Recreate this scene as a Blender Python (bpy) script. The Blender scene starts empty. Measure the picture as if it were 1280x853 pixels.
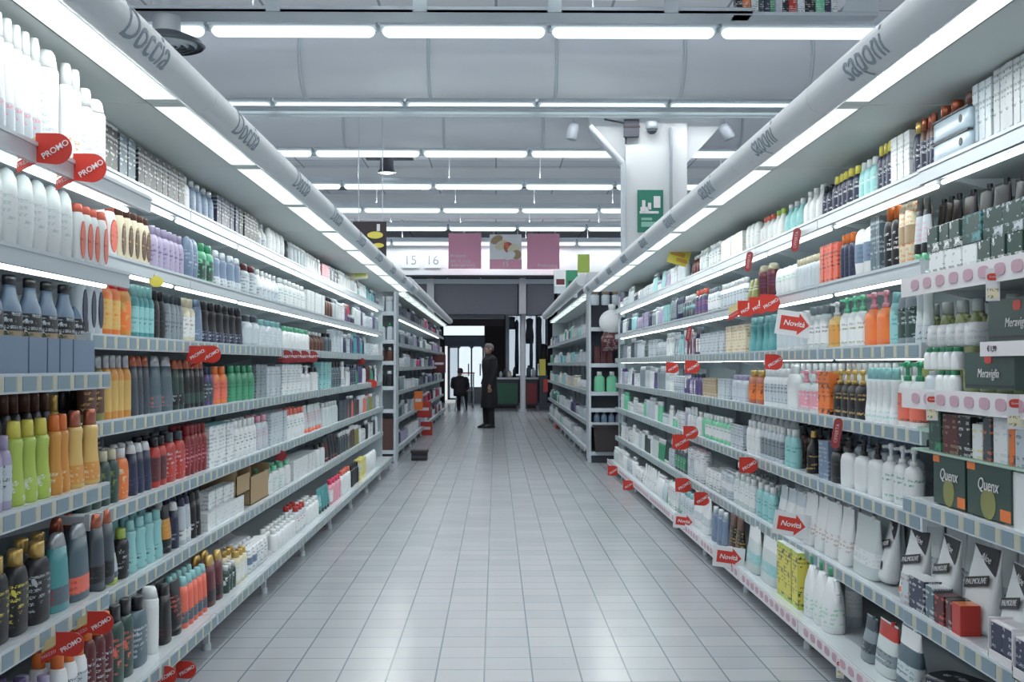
import bpy, bmesh, math, random
from mathutils import Vector, Matrix
R = random.Random(7)
PI = math.pi
S = bpy.context.scene
COL = S.collection

# ------------------------------------------------------------------ camera, world, exposure
F = 1450.0
YAW, PITCH, EYE = 0.0138, 0.0203, 1.25
cd = bpy.data.cameras.new('camera'); cam = bpy.data.objects.new('camera', cd); COL.objects.link(cam)
cam.location = (0, 0, EYE)
cam.rotation_euler = (PI/2 + PITCH, 0, -YAW)
cd.sensor_width = 36; cd.lens = F/1280*36
cd.clip_start = 0.05; cd.clip_end = 200
S.camera = cam
S.view_settings.view_transform = 'Standard'; S.view_settings.look = 'None'
S.view_settings.gamma = 1; S.view_settings.use_curve_mapping = False
S.view_settings.exposure = 0.38
S.cycles.use_denoising = True
S.cycles.max_bounces = 7; S.cycles.diffuse_bounces = 4; S.cycles.glossy_bounces = 3
S.cycles.transmission_bounces = 3; S.cycles.transparent_max_bounces = 6
S.cycles.sample_clamp_indirect = 4; S.cycles.caustics_reflective = False; S.cycles.caustics_refractive = False
W = bpy.data.worlds.new('world'); S.world = W; W.use_nodes = True
W.node_tree.nodes['Background'].inputs[0].default_value = (0.74, 0.78, 0.80, 1)
W.node_tree.nodes['Background'].inputs[1].default_value = 0.85
LAMP_CANOPY = 3.7      # watts of each canopy strip lamp
FILL_UP = 7.0  # watts of each added upward fill under the ceiling
LAMP_ROW = 8.0         # watts of each ceiling tube
GLOW = 0.95             # radiance of a lit diffuser

def px2dir(px, py):
    v = Vector(((px-640)/F, (426.5-py)/F, -1.0))
    return cam.rotation_euler.to_matrix() @ v
def atX(px, py, X):      # the point seen at a pixel on the vertical plane x = X
    v = px2dir(px, py); t = X/v.x
    return Vector((X, v.y*t, EYE+v.z*t))
def atY(px, py, Y):
    v = px2dir(px, py); t = Y/v.y
    return Vector((v.x*t, Y, EYE+v.z*t))
def depth(px, X):        # distance along the aisle of a pixel column on the plane x = X
    return X/math.tan(math.atan((px-640)/F)+YAW)

# ------------------------------------------------------------------ materials
def lin(c):
    return tuple((v/255/12.92 if v/255 <= .04045 else ((v/255+.055)/1.055)**2.4) for v in c)
PAL = dict(white=(230,234,236), pale=(196,206,214), clear=(205,215,216), grey=(136,148,156), blue=(112,132,158),
    slate=(66,76,86), black=(30,30,36), navy=(42,48,76), lilac=(172,164,194), purple=(86,72,124), green=(64,150,112),
    mint=(120,205,165), lime=(176,200,92), darkgreen=(46,72,66), teal=(78,150,155), aqua=(150,206,208), orange=(232,124,58),
    amber=(214,150,72), gold=(218,182,108), copper=(176,100,78), brown=(92,60,50), red=(186,56,48), maroon=(92,36,42),
    crimson=(135,40,46), pink=(226,156,172), rose=(222,66,104), coral=(228,112,92), yellow=(220,208,90), cream=(226,218,190),
    olive=(136,138,78), tan=(172,150,118), silver=(178,184,190), steel=(84,104,116), yellowgreen=(168,176,128))
_m = {}
def newmat(name):
    m = bpy.data.materials.new(name); m.use_nodes = True
    return m, m.node_tree.nodes, m.node_tree.links, m.node_tree.nodes['Principled BSDF']
def plain(name, rgb, rough=.4, metal=0, var=.0, spec=.5, emit=None, es=0, scale=8):
    k = ('p', name)
    if k in _m: return _m[k]
    m, n, l, b = newmat(name); c = lin(rgb)
    b.inputs['Roughness'].default_value = rough; b.inputs['Metallic'].default_value = metal
    b.inputs['Specular IOR Level'].default_value = spec
    b.inputs['Base Color'].default_value = (*c, 1)
    if var:
        t = n.new('ShaderNodeTexCoord'); z = n.new('ShaderNodeTexNoise'); z.inputs['Scale'].default_value = scale
        z.inputs['Detail'].default_value = 4
        x = n.new('ShaderNodeMix'); x.data_type = 'RGBA'
        x.inputs['A'].default_value = (*[v*(1-var) for v in c], 1); x.inputs['B'].default_value = (*[min(1, v*(1+var)) for v in c], 1)
        l.new(t.outputs['Object'], z.inputs['Vector']); l.new(z.outputs['Fac'], x.inputs['Factor']); l.new(x.outputs['Result'], b.inputs['Base Color'])
    if emit:
        b.inputs['Emission Color'].default_value = (*lin(emit), 1); b.inputs['Emission Strength'].default_value = es
    _m[k] = m; return m
def body(c):   return plain('plastic_'+c, PAL[c], .38, .0, .06)
def cap(c):
    return plain('cap_'+c, PAL[c], .3, .6 if c in ('silver', 'gold', 'copper') else 0)
def printed(c, ink, dens=.5, sc=1.0):
    """a printed surface: rows of small ink marks and a few larger blots"""
    k = ('i', c, ink, dens, sc)
    if k in _m: return _m[k]
    m, n, l, b = newmat('printed_%s_%s' % (c, ink)); b.inputs['Roughness'].default_value = .4
    t = n.new('ShaderNodeTexCoord'); mp = n.new('ShaderNodeMapping'); mp.inputs['Scale'].default_value = (sc, sc, sc)
    l.new(t.outputs['Object'], mp.inputs['Vector'])
    sep = n.new('ShaderNodeSeparateXYZ'); l.new(mp.outputs[0], sep.inputs[0])
    def math_(op, a, v=None, w=None):
        q = n.new('ShaderNodeMath'); q.operation = op
        for i, s in enumerate((a, v, w)):
            if s is None: continue
            if isinstance(s, (int, float)): q.inputs[i].default_value = s
            else: l.new(s, q.inputs[i])
        return q.outputs[0]
    row = math_('GREATER_THAN', math_('SINE', math_('MULTIPLY', sep.outputs['Z'], 330)), .05)
    n1 = n.new('ShaderNodeTexNoise'); n1.inputs['Scale'].default_value = 260; l.new(mp.outputs[0], n1.inputs['Vector'])
    txt = math_('MULTIPLY', row, math_('GREATER_THAN', n1.outputs['Fac'], .5))
    n2 = n.new('ShaderNodeTexNoise'); n2.inputs['Scale'].default_value = 26; n2.inputs['Detail'].default_value = 1; l.new(mp.outputs[0], n2.inputs['Vector'])
    zone = math_('GREATER_THAN', n2.outputs['Fac'], .5)
    blot = math_('GREATER_THAN', n2.outputs['Fac'], .63 if c in ('darkgreen', 'lime', 'yellow', 'orange', ) else (.7 if c in ('silver', 'black') else .75))
    fac = math_('MAXIMUM', math_('MULTIPLY', txt, zone), blot)
    x = n.new('ShaderNodeMix'); x.data_type = 'RGBA'
    x.inputs['A'].default_value = (*lin(PAL[c]), 1); x.inputs['B'].default_value = (*lin(PAL[ink]), 1)
    l.new(fac, x.inputs['Factor']); l.new(x.outputs['Result'], b.inputs['Base Color'])
    _m[k] = m; return m
def glow(name, rgb, s):
    k = ('g', name)
    if k in _m: return _m[k]
    m, n, l, b = newmat(name)
    b.inputs['Base Color'].default_value = (.8, .8, .8, 1)
    b.inputs['Emission Color'].default_value = (*lin(rgb), 1); b.inputs['Emission Strength'].default_value = s
    _m[k] = m; return m

# ------------------------------------------------------------------ mesh builder
class MB:
    def __init__(s): s.v = []; s.f = []; s.mi = []; s.sm = []
    def add(s, vs, fs, mi=0, sm=False):
        o = len(s.v); s.v += [tuple(v) for v in vs]
        for f in fs: s.f.append(tuple(i+o for i in f)); s.mi.append(mi); s.sm.append(sm)
        return s
    def box(s, x0, x1, y0, y1, z0, z1, mi=0):
        if x0 > x1: x0, x1 = x1, x0
        if y0 > y1: y0, y1 = y1, y0
        if z0 > z1: z0, z1 = z1, z0
        return s.add([(x0,y0,z0),(x1,y0,z0),(x1,y1,z0),(x0,y1,z0),(x0,y0,z1),(x1,y0,z1),(x1,y1,z1),(x0,y1,z1)],
            [(0,3,2,1),(4,5,6,7),(0,1,5,4),(1,2,6,5),(2,3,7,6),(3,0,4,7)], mi)
    def loft(s, secs, seg=14, p=2.0, mi=0, cx=0, cy=0, smooth=True, caps=True):
        """secs: (z, halfwidth x, halfwidth y[, cx, cy])"""
        vs = []
        for q in secs:
            z, a, b = q[:3]; ox, oy = (q[3], q[4]) if len(q) > 3 else (0, 0)
            for i in range(seg):
                t = 2*PI*(i+.5)/seg; c, n_ = math.cos(t), math.sin(t)
                vs.append((cx+ox+a*math.copysign(abs(c)**(2/p), c), cy+oy+b*math.copysign(abs(n_)**(2/p), n_), z))
        fs = []
        for k in range(len(secs)-1):
            for i in range(seg):
                j = (i+1) % seg
                fs.append((k*seg+i, k*seg+j, (k+1)*seg+j, (k+1)*seg+i))
        s.add(vs, fs, mi, smooth)
        if caps:
            o = len(s.v)-len(vs)
            s.f.append(tuple(o+i for i in reversed(range(seg)))); s.mi.append(mi); s.sm.append(False)
            s.f.append(tuple(o+(len(secs)-1)*seg+i for i in range(seg))); s.mi.append(mi); s.sm.append(False)
        return s
    def tube(s, p0, p1, r, seg=10, mi=0, r1=None):
        p0, p1 = Vector(p0), Vector(p1); d = (p1-p0).normalized()
        a = d.orthogonal().normalized(); b = d.cross(a)
        r1 = r if r1 is None else r1
        vs = [p+(a*math.cos(2*PI*i/seg)+b*math.sin(2*PI*i/seg))*rr for p, rr in ((p0, r), (p1, r1)) for i in range(seg)]
        s.add(vs, [(i, (i+1) % seg, seg+(i+1) % seg, seg+i) for i in range(seg)], mi, True)
        s.add(vs, [tuple(reversed(range(seg))), tuple(range(seg, 2*seg))], mi, False)
        return s
    def prism(s, pts, y0, y1, axis='y', mi=0, smooth=False):
        """polygon extruded along an axis; pts are the two other coordinates"""
        def P(a, b, t): return (a, t, b) if axis == 'y' else ((t, a, b) if axis == 'x' else (a, b, t))
        n = len(pts); vs = [P(a, b, y0) for a, b in pts]+[P(a, b, y1) for a, b in pts]
        s.add(vs, [(i, (i+1) % n, n+(i+1) % n, n+i) for i in range(n)], mi, smooth)
        s.add(vs, [tuple(reversed(range(n))), tuple(range(n, 2*n))], mi, False)
        return s
    def xform(s, M):
        s.v = [tuple(M @ Vector(v)) for v in s.v]; return s
    def mesh(s, name, mats):
        me = bpy.data.meshes.new(name); me.from_pydata(s.v, [], s.f)
        for m in (mats if isinstance(mats, (list, tuple)) else [mats]): me.materials.append(m)
        me.polygons.foreach_set('material_index', s.mi); me.polygons.foreach_set('use_smooth', s.sm)
        bm = bmesh.new(); bm.from_mesh(me); bmesh.ops.recalc_face_normals(bm, faces=bm.faces); bm.to_mesh(me); bm.free()
        return me
    def build(s, name, mats, parent=None, loc=None):
        o = bpy.data.objects.new(name, s.mesh(name, mats)); COL.objects.link(o)
        if parent: o.parent = parent
        if loc is not None: o.location = loc
        return o
def empty(name, loc=(0,0,0), rz=0):
    o = bpy.data.objects.new(name, None); COL.objects.link(o); o.location = loc; o.rotation_euler = (0, 0, rz)
    o.empty_display_size = .1; return o
LABELS = {}
def tag(o, label=None, cat=None, group=None, kind=None):
    if label:
        nw = len(label.split())
        if nw > 16 or nw < 4: print('LABEL LENGTH', nw, label)
        if label in LABELS and (not group or LABELS[label] != group): print('DUPLICATE LABEL', label)
        LABELS[label] = group
        o['label'] = label
    if cat: o['category'] = cat
    if group: o['group'] = group
    if kind: o['kind'] = kind
    return o
def copy_tree(o, parent=None):
    c = o.copy(); COL.objects.link(c); c.parent = parent
    for ch in list(o.children): copy_tree(ch, c)
    return c
_t = {}
def textmesh(s, size, mat, align='CENTER', shear=0, bold=0):
    k = (s, size, mat.name, align, shear)
    if k in _t: return _t[k]
    cu = bpy.data.curves.new('t', 'FONT'); cu.body = s; cu.size = size; cu.align_x = align; cu.align_y = 'CENTER'
    cu.extrude = .0006; cu.shear = shear; cu.resolution_u = 3; cu.offset = bold*size
    o = bpy.data.objects.new('t', cu); COL.objects.link(o)
    bpy.context.view_layer.update()
    me = bpy.data.meshes.new_from_object(o.evaluated_get(bpy.context.evaluated_depsgraph_get()))
    bpy.data.objects.remove(o); me.materials.clear(); me.materials.append(mat)
    _t[k] = me; return me
def text(s, size, mat, parent=None, loc=(0,0,0), rot=(PI/2,0,0), name='lettering', **kw):
    """lettering; by default upright and facing -y"""
    o = bpy.data.objects.new(name, textmesh(s, size, mat, **kw)); COL.objects.link(o)
    o.parent = parent; o.location = loc; o.rotation_euler = rot
    return o

# ================================================================== THE SETTING
def struct(o): o['kind'] = 'structure'; return o
WHITE = plain('painted_white', (214, 218, 222), .5, var=.04, scale=2)
STEEL = plain('painted_steel', (196, 205, 212), .35, .15, var=.03, scale=3)
SHEET = plain('shelf_sheet', (205, 213, 218), .35, .1, var=.03)
DARK = plain('dark_plinth', (60, 64, 74), .6)
DUCT = plain('duct_metal', (222, 226, 232), .3, .1, var=.05, scale=1.5)
GREYP = plain('grey_panel', (150, 158, 168), .5, var=.05)
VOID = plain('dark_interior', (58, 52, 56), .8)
INK = plain('grey_ink', (128, 142, 154), .6)
INKD = plain('dark_ink', (36, 36, 44), .5)
INKW = plain('white_ink', (226, 224, 228), .5)
REDS = plain('sign_red', (196, 52, 40), .4)
GLASSW = glow('lit_diffuser', (214, 228, 226), GLOW)

# floor of square glossy tiles with dark joints
def floor_mat():
    m, n, l, b = newmat('glazed_floor_tiles')
    t = n.new('ShaderNodeTexCoord'); mp = n.new('ShaderNodeMapping'); mp.inputs['Location'].default_value = (.047+.194*50, -.03, 0)
    l.new(t.outputs['Object'], mp.inputs['Vector'])
    k = n.new('ShaderNodeTexBrick'); k.offset = 0; k.squash = 1
    k.inputs['Scale'].default_value = 1; k.inputs['Brick Width'].default_value = .194; k.inputs['Row Height'].default_value = .19
    k.inputs['Mortar Size'].default_value = .0035; k.inputs['Mortar Smooth'].default_value = .1
    k.inputs['Color1'].default_value = (*lin((160, 165, 171)), 1); k.inputs['Color2'].default_value = (*lin((170, 174, 180)), 1)  # tile tones differ to suggest patches of reflected light
    k.inputs['Mortar'].default_value = (*lin((98, 112, 124)), 1)
    l.new(mp.outputs[0], k.inputs['Vector'])
    z = n.new('ShaderNodeTexNoise'); z.inputs['Scale'].default_value = 3; z.inputs['Detail'].default_value = 5; l.new(t.outputs['Object'], z.inputs['Vector'])
    x = n.new('ShaderNodeMix'); x.data_type = 'RGBA'; x.blend_type = 'MULTIPLY'; x.inputs['Factor'].default_value = .25
    l.new(k.outputs['Color'], x.inputs['A']); l.new(z.outputs['Color'], x.inputs['B']); 
    l.new(k.outputs['Color'], b.inputs['Base Color'])
    b.inputs['Roughness'].default_value = .24
    bp = n.new('ShaderNodeBump'); bp.inputs['Strength'].default_value = .25; bp.inputs['Distance'].default_value = .002; bp.invert = True
    l.new(k.outputs['Fac'], bp.inputs['Height']); l.new(bp.outputs[0], b.inputs['Normal'])
    return m
struct(MB().box(-9, 9, -1.5, 41, -.1, 0).build('floor', floor_mat()))
# ceiling of panels with joints
def ceil_mat():
    m, n, l, b = newmat('ceiling_panels')
    t = n.new('ShaderNodeTexCoord'); k = n.new('ShaderNodeTexBrick'); k.offset = 0
    k.inputs['Scale'].default_value = 1; k.inputs['Brick Width'].default_value = 1.2; k.inputs['Row Height'].default_value = .6
    k.inputs['Mortar Size'].default_value = .015
    k.inputs['Color1'].default_value = (*lin((206, 211, 220)), 1); k.inputs['Color2'].default_value = (*lin((222, 226, 232)), 1)
    k.inputs['Mortar'].default_value = (*lin((140, 148, 160)), 1)
    l.new(t.outputs['Object'], k.inputs['Vector']); l.new(k.outputs['Color'], b.inputs['Base Color']); b.inputs['Roughness'].default_value = .6
    return m
struct(MB().box(-9, 9, -1.5, 41, 4.95, 5.05).build('ceiling', ceil_mat()))
struct(MB().box(-9.1, -9, -1.5, 41, 0, 5).build('wall_left', WHITE))
struct(MB().box(9, 9.1, -1.5, 41, 0, 5).build('wall_right', WHITE))

# ---- ceiling lights in rows across the aisle
ROWS = [4.4, 7.45, 10.53, 13.6, 16.65, 19.75, 22.8, 25.9, 29.05]
ZL = 4.285
ord_ = ['nearest', 'second', 'third', 'fourth', 'fifth', 'sixth', 'seventh']
def light_fixture():
    e = empty('ceiling_light')
    h = MB(); h.box(-.755, .755, -.09, .09, .055, .1); h.prism([(-.09, .055), (-.11, .03), (.11, .03), (.09, .055)], -.755, .755, 'x')
    h.build('housing', STEEL, e)
    t = MB(); L = .74
    secs = []
    for u, k in ((-L, .3), (-L+.02, .75), (-L+.05, 1), (L-.05, 1), (L-.02, .75), (L, .3)): secs.append((u, .075*k, .05*k))
    t.loft(secs, 14, 2.6); t.xform(Matrix.Rotation(PI/2, 4, 'Y')); t.xform(Matrix.Rotation(PI/2, 4, 'X')); 
    t.build('lamp_diffuser', GLASSW, e)
    for x in (-.76, .76): MB().tube((x, 0, .0), (x, 0, .06), .018, 8).build('end_cap', STEEL, e)
    ld = bpy.data.lights.new('tube_light', 'AREA'); ld.shape = 'RECTANGLE'; ld.size = 1.4; ld.size_y = .012; ld.energy = LAMP_ROW; ld.color = (.98, 1, 1)
    lo = bpy.data.objects.new('lamp', ld); COL.objects.link(lo); lo.parent = e; lo.location = (0, 0, -.085)
    lu = bpy.data.lights.new('ceiling_fill', 'AREA'); lu.shape = 'RECTANGLE'; lu.size = 1.4; lu.size_y = .03; lu.energy = FILL_UP; lu.color = (.98, 1, 1)  # added upward fill that brightens the ceiling, not a real tube
    lo = bpy.data.objects.new('lamp', lu); COL.objects.link(lo); lo.parent = e; lo.location = (0, 0, .155); lo.rotation_euler = (PI, 0, 0)
    return e
proto = light_fixture(); first = True
for ri, y in enumerate(ROWS):
    hw = min(7.0, .5*y+1.6)
    k0 = int(-hw/1.55)
    vis = ri-2
    r = MB(); r.box(-hw-1, hw+1, y-.02, y+.02, ZL+.1, ZL+.15)
    for i in range(int(2*hw/1.55)+1): r.tube((-hw+i*1.55, y, ZL+.15), (-hw+i*1.55, y, 4.95), .008, 6)
    ro = r.build('lighting_rail', STEEL)
    place = ['over the camera', 'just past the camera'][ri] if ri < 2 else ord_[vis]+' row in view'
    tag(ro, 'white steel rail with hanging rods carrying ceiling lights, %s' % place, 'light rail', 'rails of the ceiling lights '+place)
    for k in range(k0, -k0+1):
        xc = -1.07+.775+1.55*k
        if abs(xc) > hw: continue
        o = proto if first else copy_tree(proto); first = False
        o.location = (xc, y, ZL)
        tag(o, 'long white fluorescent ceiling light hanging in the row %s' % (place if ri < 2 else ord_[vis]+' from camera'), 'ceiling light', 'ceiling lights, '+place)

# ---- ducts, pipes, trays
def duct(y, z, r, name, label, x0=-8.9, x1=8.9):
    e = empty(name, (0, y, z)); m = MB(); m.loft([(x0, r, r), (x1, r, r)], 40); m.xform(Matrix.Rotation(PI/2, 4, 'Y')); m.build('duct_body', DUCT, e)
    x = x0+.4
    while x < x1:
        k = MB(); k.loft([(x, r+.012, r+.012), (x+.03, r+.012, r+.012)], 40); k.xform(Matrix.Rotation(PI/2, 4, 'Y')); k.build('joint_band', STEEL, e)
        g = MB(); g.tube((x+.015, 0, r), (x+.015, 0, 4.95-z), .006, 6); g.build('hanger', STEEL, e); x += 1.3
    tag(e, label, 'duct'); return e
duct(12.05, 4.44, .40, 'air_duct', 'wide round pale metal air duct crossing behind the first row of lights')
duct(15.3, 4.42, .30, 'air_duct', 'narrower round shiny air duct crossing in front of the white column')
for y, z, r, lb in ((13.15, 4.16, .03, 'thin white pipe running across below the second row of lights'), (13.72, 4.22, .035, 'white pipe passing just in front of the column top'),
        (10.9, 4.52, .025, 'thin pipe running behind the top row of ceiling lights'), (17.9, 4.5, .03, 'thin white pipe across the ceiling behind the column'), (21.3, 4.6, .04, 'white pipe across the far ceiling beyond the small downlight'), (24.4, 4.6, .05, 'far white pipe crossing the ceiling in front of dark grilles')):
    tag(MB().tube((-9.0, y, z), (9.0, y, z), r, 10).build('pipe', STEEL), lb, 'pipe')
# ceiling beams
for i, (y, lb) in enumerate(((18.6, 'white ceiling beam crossing just before the small glowing downlight'), (21.9, 'second white ceiling beam crossing behind the small glowing downlight'), (25.2, 'white ceiling beam crossing between the far dark grilles'), (27.4, 'farthest white ceiling beam close above the pink signs'))):
    tag(MB().box(-8.9, 8.9, y-.1, y+.1, 4.7, 4.95).build('ceiling_beam', WHITE), lb, 'beam')
for x, y in ((-4.2, 20.6), (-1.9, 20.6), (.2, 23.9), (2.6, 23.9), (1.3, 17.3), (-3.2, 24.2), (-2.0, 24.2), (-.7, 24.2)):
    e = empty('ceiling_grille', (x, y, 4.93)); MB().box(-.45, .45, -.22, .22, 0, .02).build('frame', STEEL, e)
    b = MB()
    for k in range(7): b.box(-.42, .42, -.2+k*.06, -.165+k*.06, -.012, 0)
    b.build('slats', DARK, e)
    tag(e, 'dark slatted grille set in the far ceiling panels between the light rows', 'grille', 'dark grilles in the ceiling')
# round ceiling diffuser
e = empty('round_diffuser', (-2.85, 10.02, 4.0)); 
m = MB(); m.loft([(0, .31, .31), (.02, .33, .33), (.05, .3, .3), (.12, .14, .14)], 32, caps=False); m.build('dish', plain('diffuser_dark', (92, 98, 106), .4, .4), e)
for r_ in (.1, .17, .24):
    m = MB(); m.loft([(-.004, r_, r_), (.02, r_+.02, r_+.02), (.024, r_+.02, r_+.02), (.0, r_, r_)], 28, caps=False); m.build('ring', STEEL, e)
MB().tube((0, 0, .1), (0, 0, .5), .12, 16).build('neck', DUCT, e)
MB().loft([(-.01, .05, .05), (.01, .07, .07)], 16).build('hub', STEEL, e)
tag(e, 'round dark grey air diffuser with rings hanging beside the left canopy', 'air diffuser')
# downlight
e = empty('downlight', (-1.85, 19.6, 4.5)); MB().loft([(0, .16, .16), (.06, .12, .12), (.45, .1, .1)], 20).build('housing', DARK, e)
MB().loft([(-.012, .11, .11), (0, .12, .12)], 20).build('lamp_disc', GLASSW, e)
tag(e, 'small round glowing downlight among the ceiling rails', 'downlight')
# top strip: tray, bars, ledge and packs added in place of mirror reflections
e = empty('cable_tray', (0, 9.85, 4.26)); 
MB().box(-4.2, 2.2, 0, .3, 0, .02).box(-4.2, 2.2, 0, .01, 0, .05).build('tray', STEEL, e)
m = MB()
for i in range(9): m.tube((-4.2, .05+.025*i, .035+.01*(i % 3)), (2.2, .05+.025*i, .035+.012*((i+1) % 3)), .016, 6)
m.build('cable_bundle', DARK, e)
for x in (-3.2, -1.9, -.65, .5, 1.5): MB().box(x-.06, x+.06, -.012, 0, .0, .13).build('bracket', STEEL, e)
tag(e, 'added cable tray with dark cables, in place of a mirrored strip', 'cable tray')
for x0, x1 in ((-1.1, -.82), (-.78, .42), (.46, 1.2)):
    e = empty('reflected_light_bar', ((x0+x1)/2, 9.78, 4.355)); L = (x1-x0)/2
    MB().box(-L, L, -.03, .03, .03, .05).build('housing', STEEL, e); MB().box(-L+.01, L-.01, -.025, .025, 0, .03).build('lamp_diffuser', GLASSW, e)  # glowing bars stand in for mirrored ceiling lights
    tag(e, 'thin glowing bar in place of a reflected light row, %s' % {-1.1: 'shortest left one', -.78: 'longest middle one', .46: 'right one'}[x0], 'strip light')
e = empty('reflected_ledge', (2.05, 9.9, 4.26)); MB().box(0, 1.25, 0, .16, .0, .03).build('board', STEEL, e)
MB().prism([(.93, .03), (1.25, .03), (1.25, .26), (1.0, .2)], -.01, .01, 'y').build('end_bracket', STEEL, e)
tag(e, 'added narrow ledge for the reflected packages at the top right', 'ledge')
x = 2.07; cc = ['black', 'orange', 'white', 'slate', 'navy', 'green', 'pale', 'black', 'red', 'white', 'black', 'mint', 'navy', 'white']; i = 0
while x < 2.92:
    w = R.uniform(.045, .09); c = cc[i % len(cc)]
    b = MB().box(x, x+w-.006, 9.93, 10.03, 4.29, 4.29+R.uniform(.14, .2)).build('reflected_package', printed(c, 'white' if c != 'white' else 'slate', .3))  # packs modelled in place of goods in a reflection
    tag(b, 'small packages in a row, standing in for reflected shelf goods', 'package', 'packages standing in for a reflection'); x += w; i += 1

# ---- column with flared brackets
e = empty('column', (0, 13.9, 0))
X0, X1 = 1.56, 2.30
MB().box(X0, X1, 0, .55, 0, 4.95).build('shaft', WHITE, e)
MB().prism([(X0, 4.14), (X0, 3.68), (X0-.42, 4.14), (X0-.42, 4.95), (X0, 4.95)], .12, .42, 'y').build('bracket', WHITE, e)
MB().prism([(X1, 4.14), (X1, 3.68), (X1+.42, 4.14), (X1+.42, 4.95), (X1, 4.95)], .12, .42, 'y').build('bracket', WHITE, e)
MB().tube((X0-.03, -.03, 0), (X0-.03, -.03, 3.66), .035).tube((X0-.03, -.03, 3.66), (X0-.43, -.03, 4.12), .035).build('corner_pipe', STEEL, e)
MB().tube((X1-.2, -.04, 2.3), (X1-.2, -.04, 4.1), .02).build('conduit', GREYP, e)
MB().tube((X0+.0, -.03, 3.9), (X0+.0, -.03, 4.15), .012).tube((X0, -.03, 4.15), (X0-.26, -.03, 4.2), .012).build('cable', DARK, e)
tag(e, 'white square column with flared brackets rising behind the right shelving', 'column')
def speaker(x, z, tilt, lb):
    e = empty('ceiling_speaker', (x, 13.95, z)); m = MB(); m.loft([(-.1, .05, .05), (-.09, .07, .07), (.05, .07, .07), (.1, .055, .055)], 18)
    m.xform(Matrix.Rotation(tilt, 4, 'Y')); m.build('body', plain('speaker_grey', (160, 168, 178), .4), e)
    MB().tube((0, 0, .05), (0, .02, .2), .012).build('bracket', STEEL, e); tag(e, lb, 'speaker')
p = atY(716, 165, 13.95); speaker(p.x, p.z, .2, 'grey cylindrical speaker hanging left of the white column')
p = atY(908, 165, 13.95); speaker(p.x, p.z, -.5, 'grey cylindrical speaker tilted on the right side of the column')
p = atY(790, 159, 13.8); e = empty('junction_box', (p.x, 13.82, p.z)); MB().box(-.09, .09, 0, .07, -.11, .1).build('box', DARK, e); MB().box(-.1, .1, -.005, 0, .0, .02).build('lid_edge', VOID, e)
tag(e, 'dark junction box fixed near the top of the white column', 'box')
p = atY(815, 162, 13.8); e = empty('dome_camera', (p.x, 13.81, p.z)); MB().loft([(-.05, .03, .03), (-.03, .055, .055), (0, .065, .065)], 16).build('dome', DARK, e); MB().loft([(0, .07, .07), (.09, .075, .075)], 16).build('base', GREYP, e)
tag(e, 'small dark dome camera beside the junction box on the column', 'camera')
GRN = plain('sign_green', (40, 120, 100), .5)
p = atY(813, 264, 13.88); e = empty('emergency_sign', (p.x, 13.88, p.z)); MB().box(-.155, .155, 0, .015, -.255, .255).build('panel', GRN, e)
m = MB(); m.box(-.12, -.02, -.004, 0, .0, .05); m.box(-.1, -.06, -.004, 0, .05, .13); m.box(-.03, .01, -.004, 0, .02, .1); m.box(.04, .12, -.004, 0, .04, .18); m.box(-.13, .1, -.004, 0, -.03, .0)
m.loft([(0, .02, .02), (.004, .02, .02)], 12, cx=-.08, cy=0); m.build('pictogram', INKW, e)
MB().box(-.11, .11, -.004, 0, -.19, -.13).box(-.11, .02, -.004, 0, -.11, -.08).build('text_lines', plain('pale_green', (140, 190, 175), .5), e)
tag(e, 'green emergency sign with white pictograms on the white column', 'sign')
p = atY(952, 158, 15.5); tag(MB().box(p.x-.16, p.x+.16, 15.5, 15.53, p.z-.1, p.z+.1).build('exit_sign', GRN), 'dark green hanging sign right of the column, above the right canopy', 'sign')
# dark poster at the end of the left canopy
p = atY(463, 300, 14.6); e = empty('hanging_poster', (p.x, 14.6, p.z)); MB().box(-.22, .2, 0, .03, -.45, .23).build('panel', VOID, e)
m = MB(); m.loft([(-.006, .1, .045), (0, .1, .045)], 20, cx=0, cy=0); m.xform(Matrix.Translation((.06, 0, .06)) @ Matrix.Rotation(-PI/2, 4, 'X')); m.build('yellow_print', cap('yellow'), e)
m = MB(); m.loft([(-.006, .07, .03), (0, .07, .03)], 20); m.xform(Matrix.Translation((.1, 0, -.07)) @ Matrix.Rotation(-PI/2, 4, 'X')); m.build('yellow_print', cap('yellow'), e)
MB().box(.08, .12, -.006, 0, .11, .2).build('white_print', INKW, e)
MB().tube((-.15, .01, .23), (-.15, .01, 4.95-p.z), .005).tube((.15, .01, .23), (.15, .01, 4.95-p.z), .005).build('cord', STEEL, e)
tag(e, 'dark hanging poster with yellow print behind the left canopy end', 'poster')

# ---- far end: fascia, signs, shutters, entrance
FY = 29.35
def fz(py, y=FY): return EYE+(456-py)*y/F
def fx(px, y=FY): return (px-620)*y/F
e = struct(empty('wall_far', (0, FY, 0)))
MB().box(-6, 6, 0, .3, fz(344), fz(308)).build('fascia', WHITE, e)
MB().box(-6, 6, -.05, .3, fz(308), fz(305)).build('fascia_edge', STEEL, e)
MB().box(-6, 6, .05, .6, fz(345.5), fz(343.5)).build('dark_strip', DARK, e)  # thin dark strip below the fascia
m = MB(); m.box(-6, 6, .8, .9, fz(352), fz(346)); m.build('light_cove', plain('cove', (205, 214, 222), .4), e)
for n_, (a, b) in enumerate(((500, 531), (541, 648), (660, 695), (700, 760), (440, 495))):
    x0, x1 = fx(a), fx(b)
    m = MB(); m.prism([(.9, fz(350)), (1.1, fz(350)), (1.5, fz(391)), (.95, fz(391))], x0, x1, 'x'); m.build('grey_panel', plain('shutter_grey', (104, 108, 118), .35, .2), e)
for px in (536, 654): MB().box(fx(px-4.5), fx(px+4.5), .7, 1.0, fz(391), fz(346)).build('mullion', WHITE, e)
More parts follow.
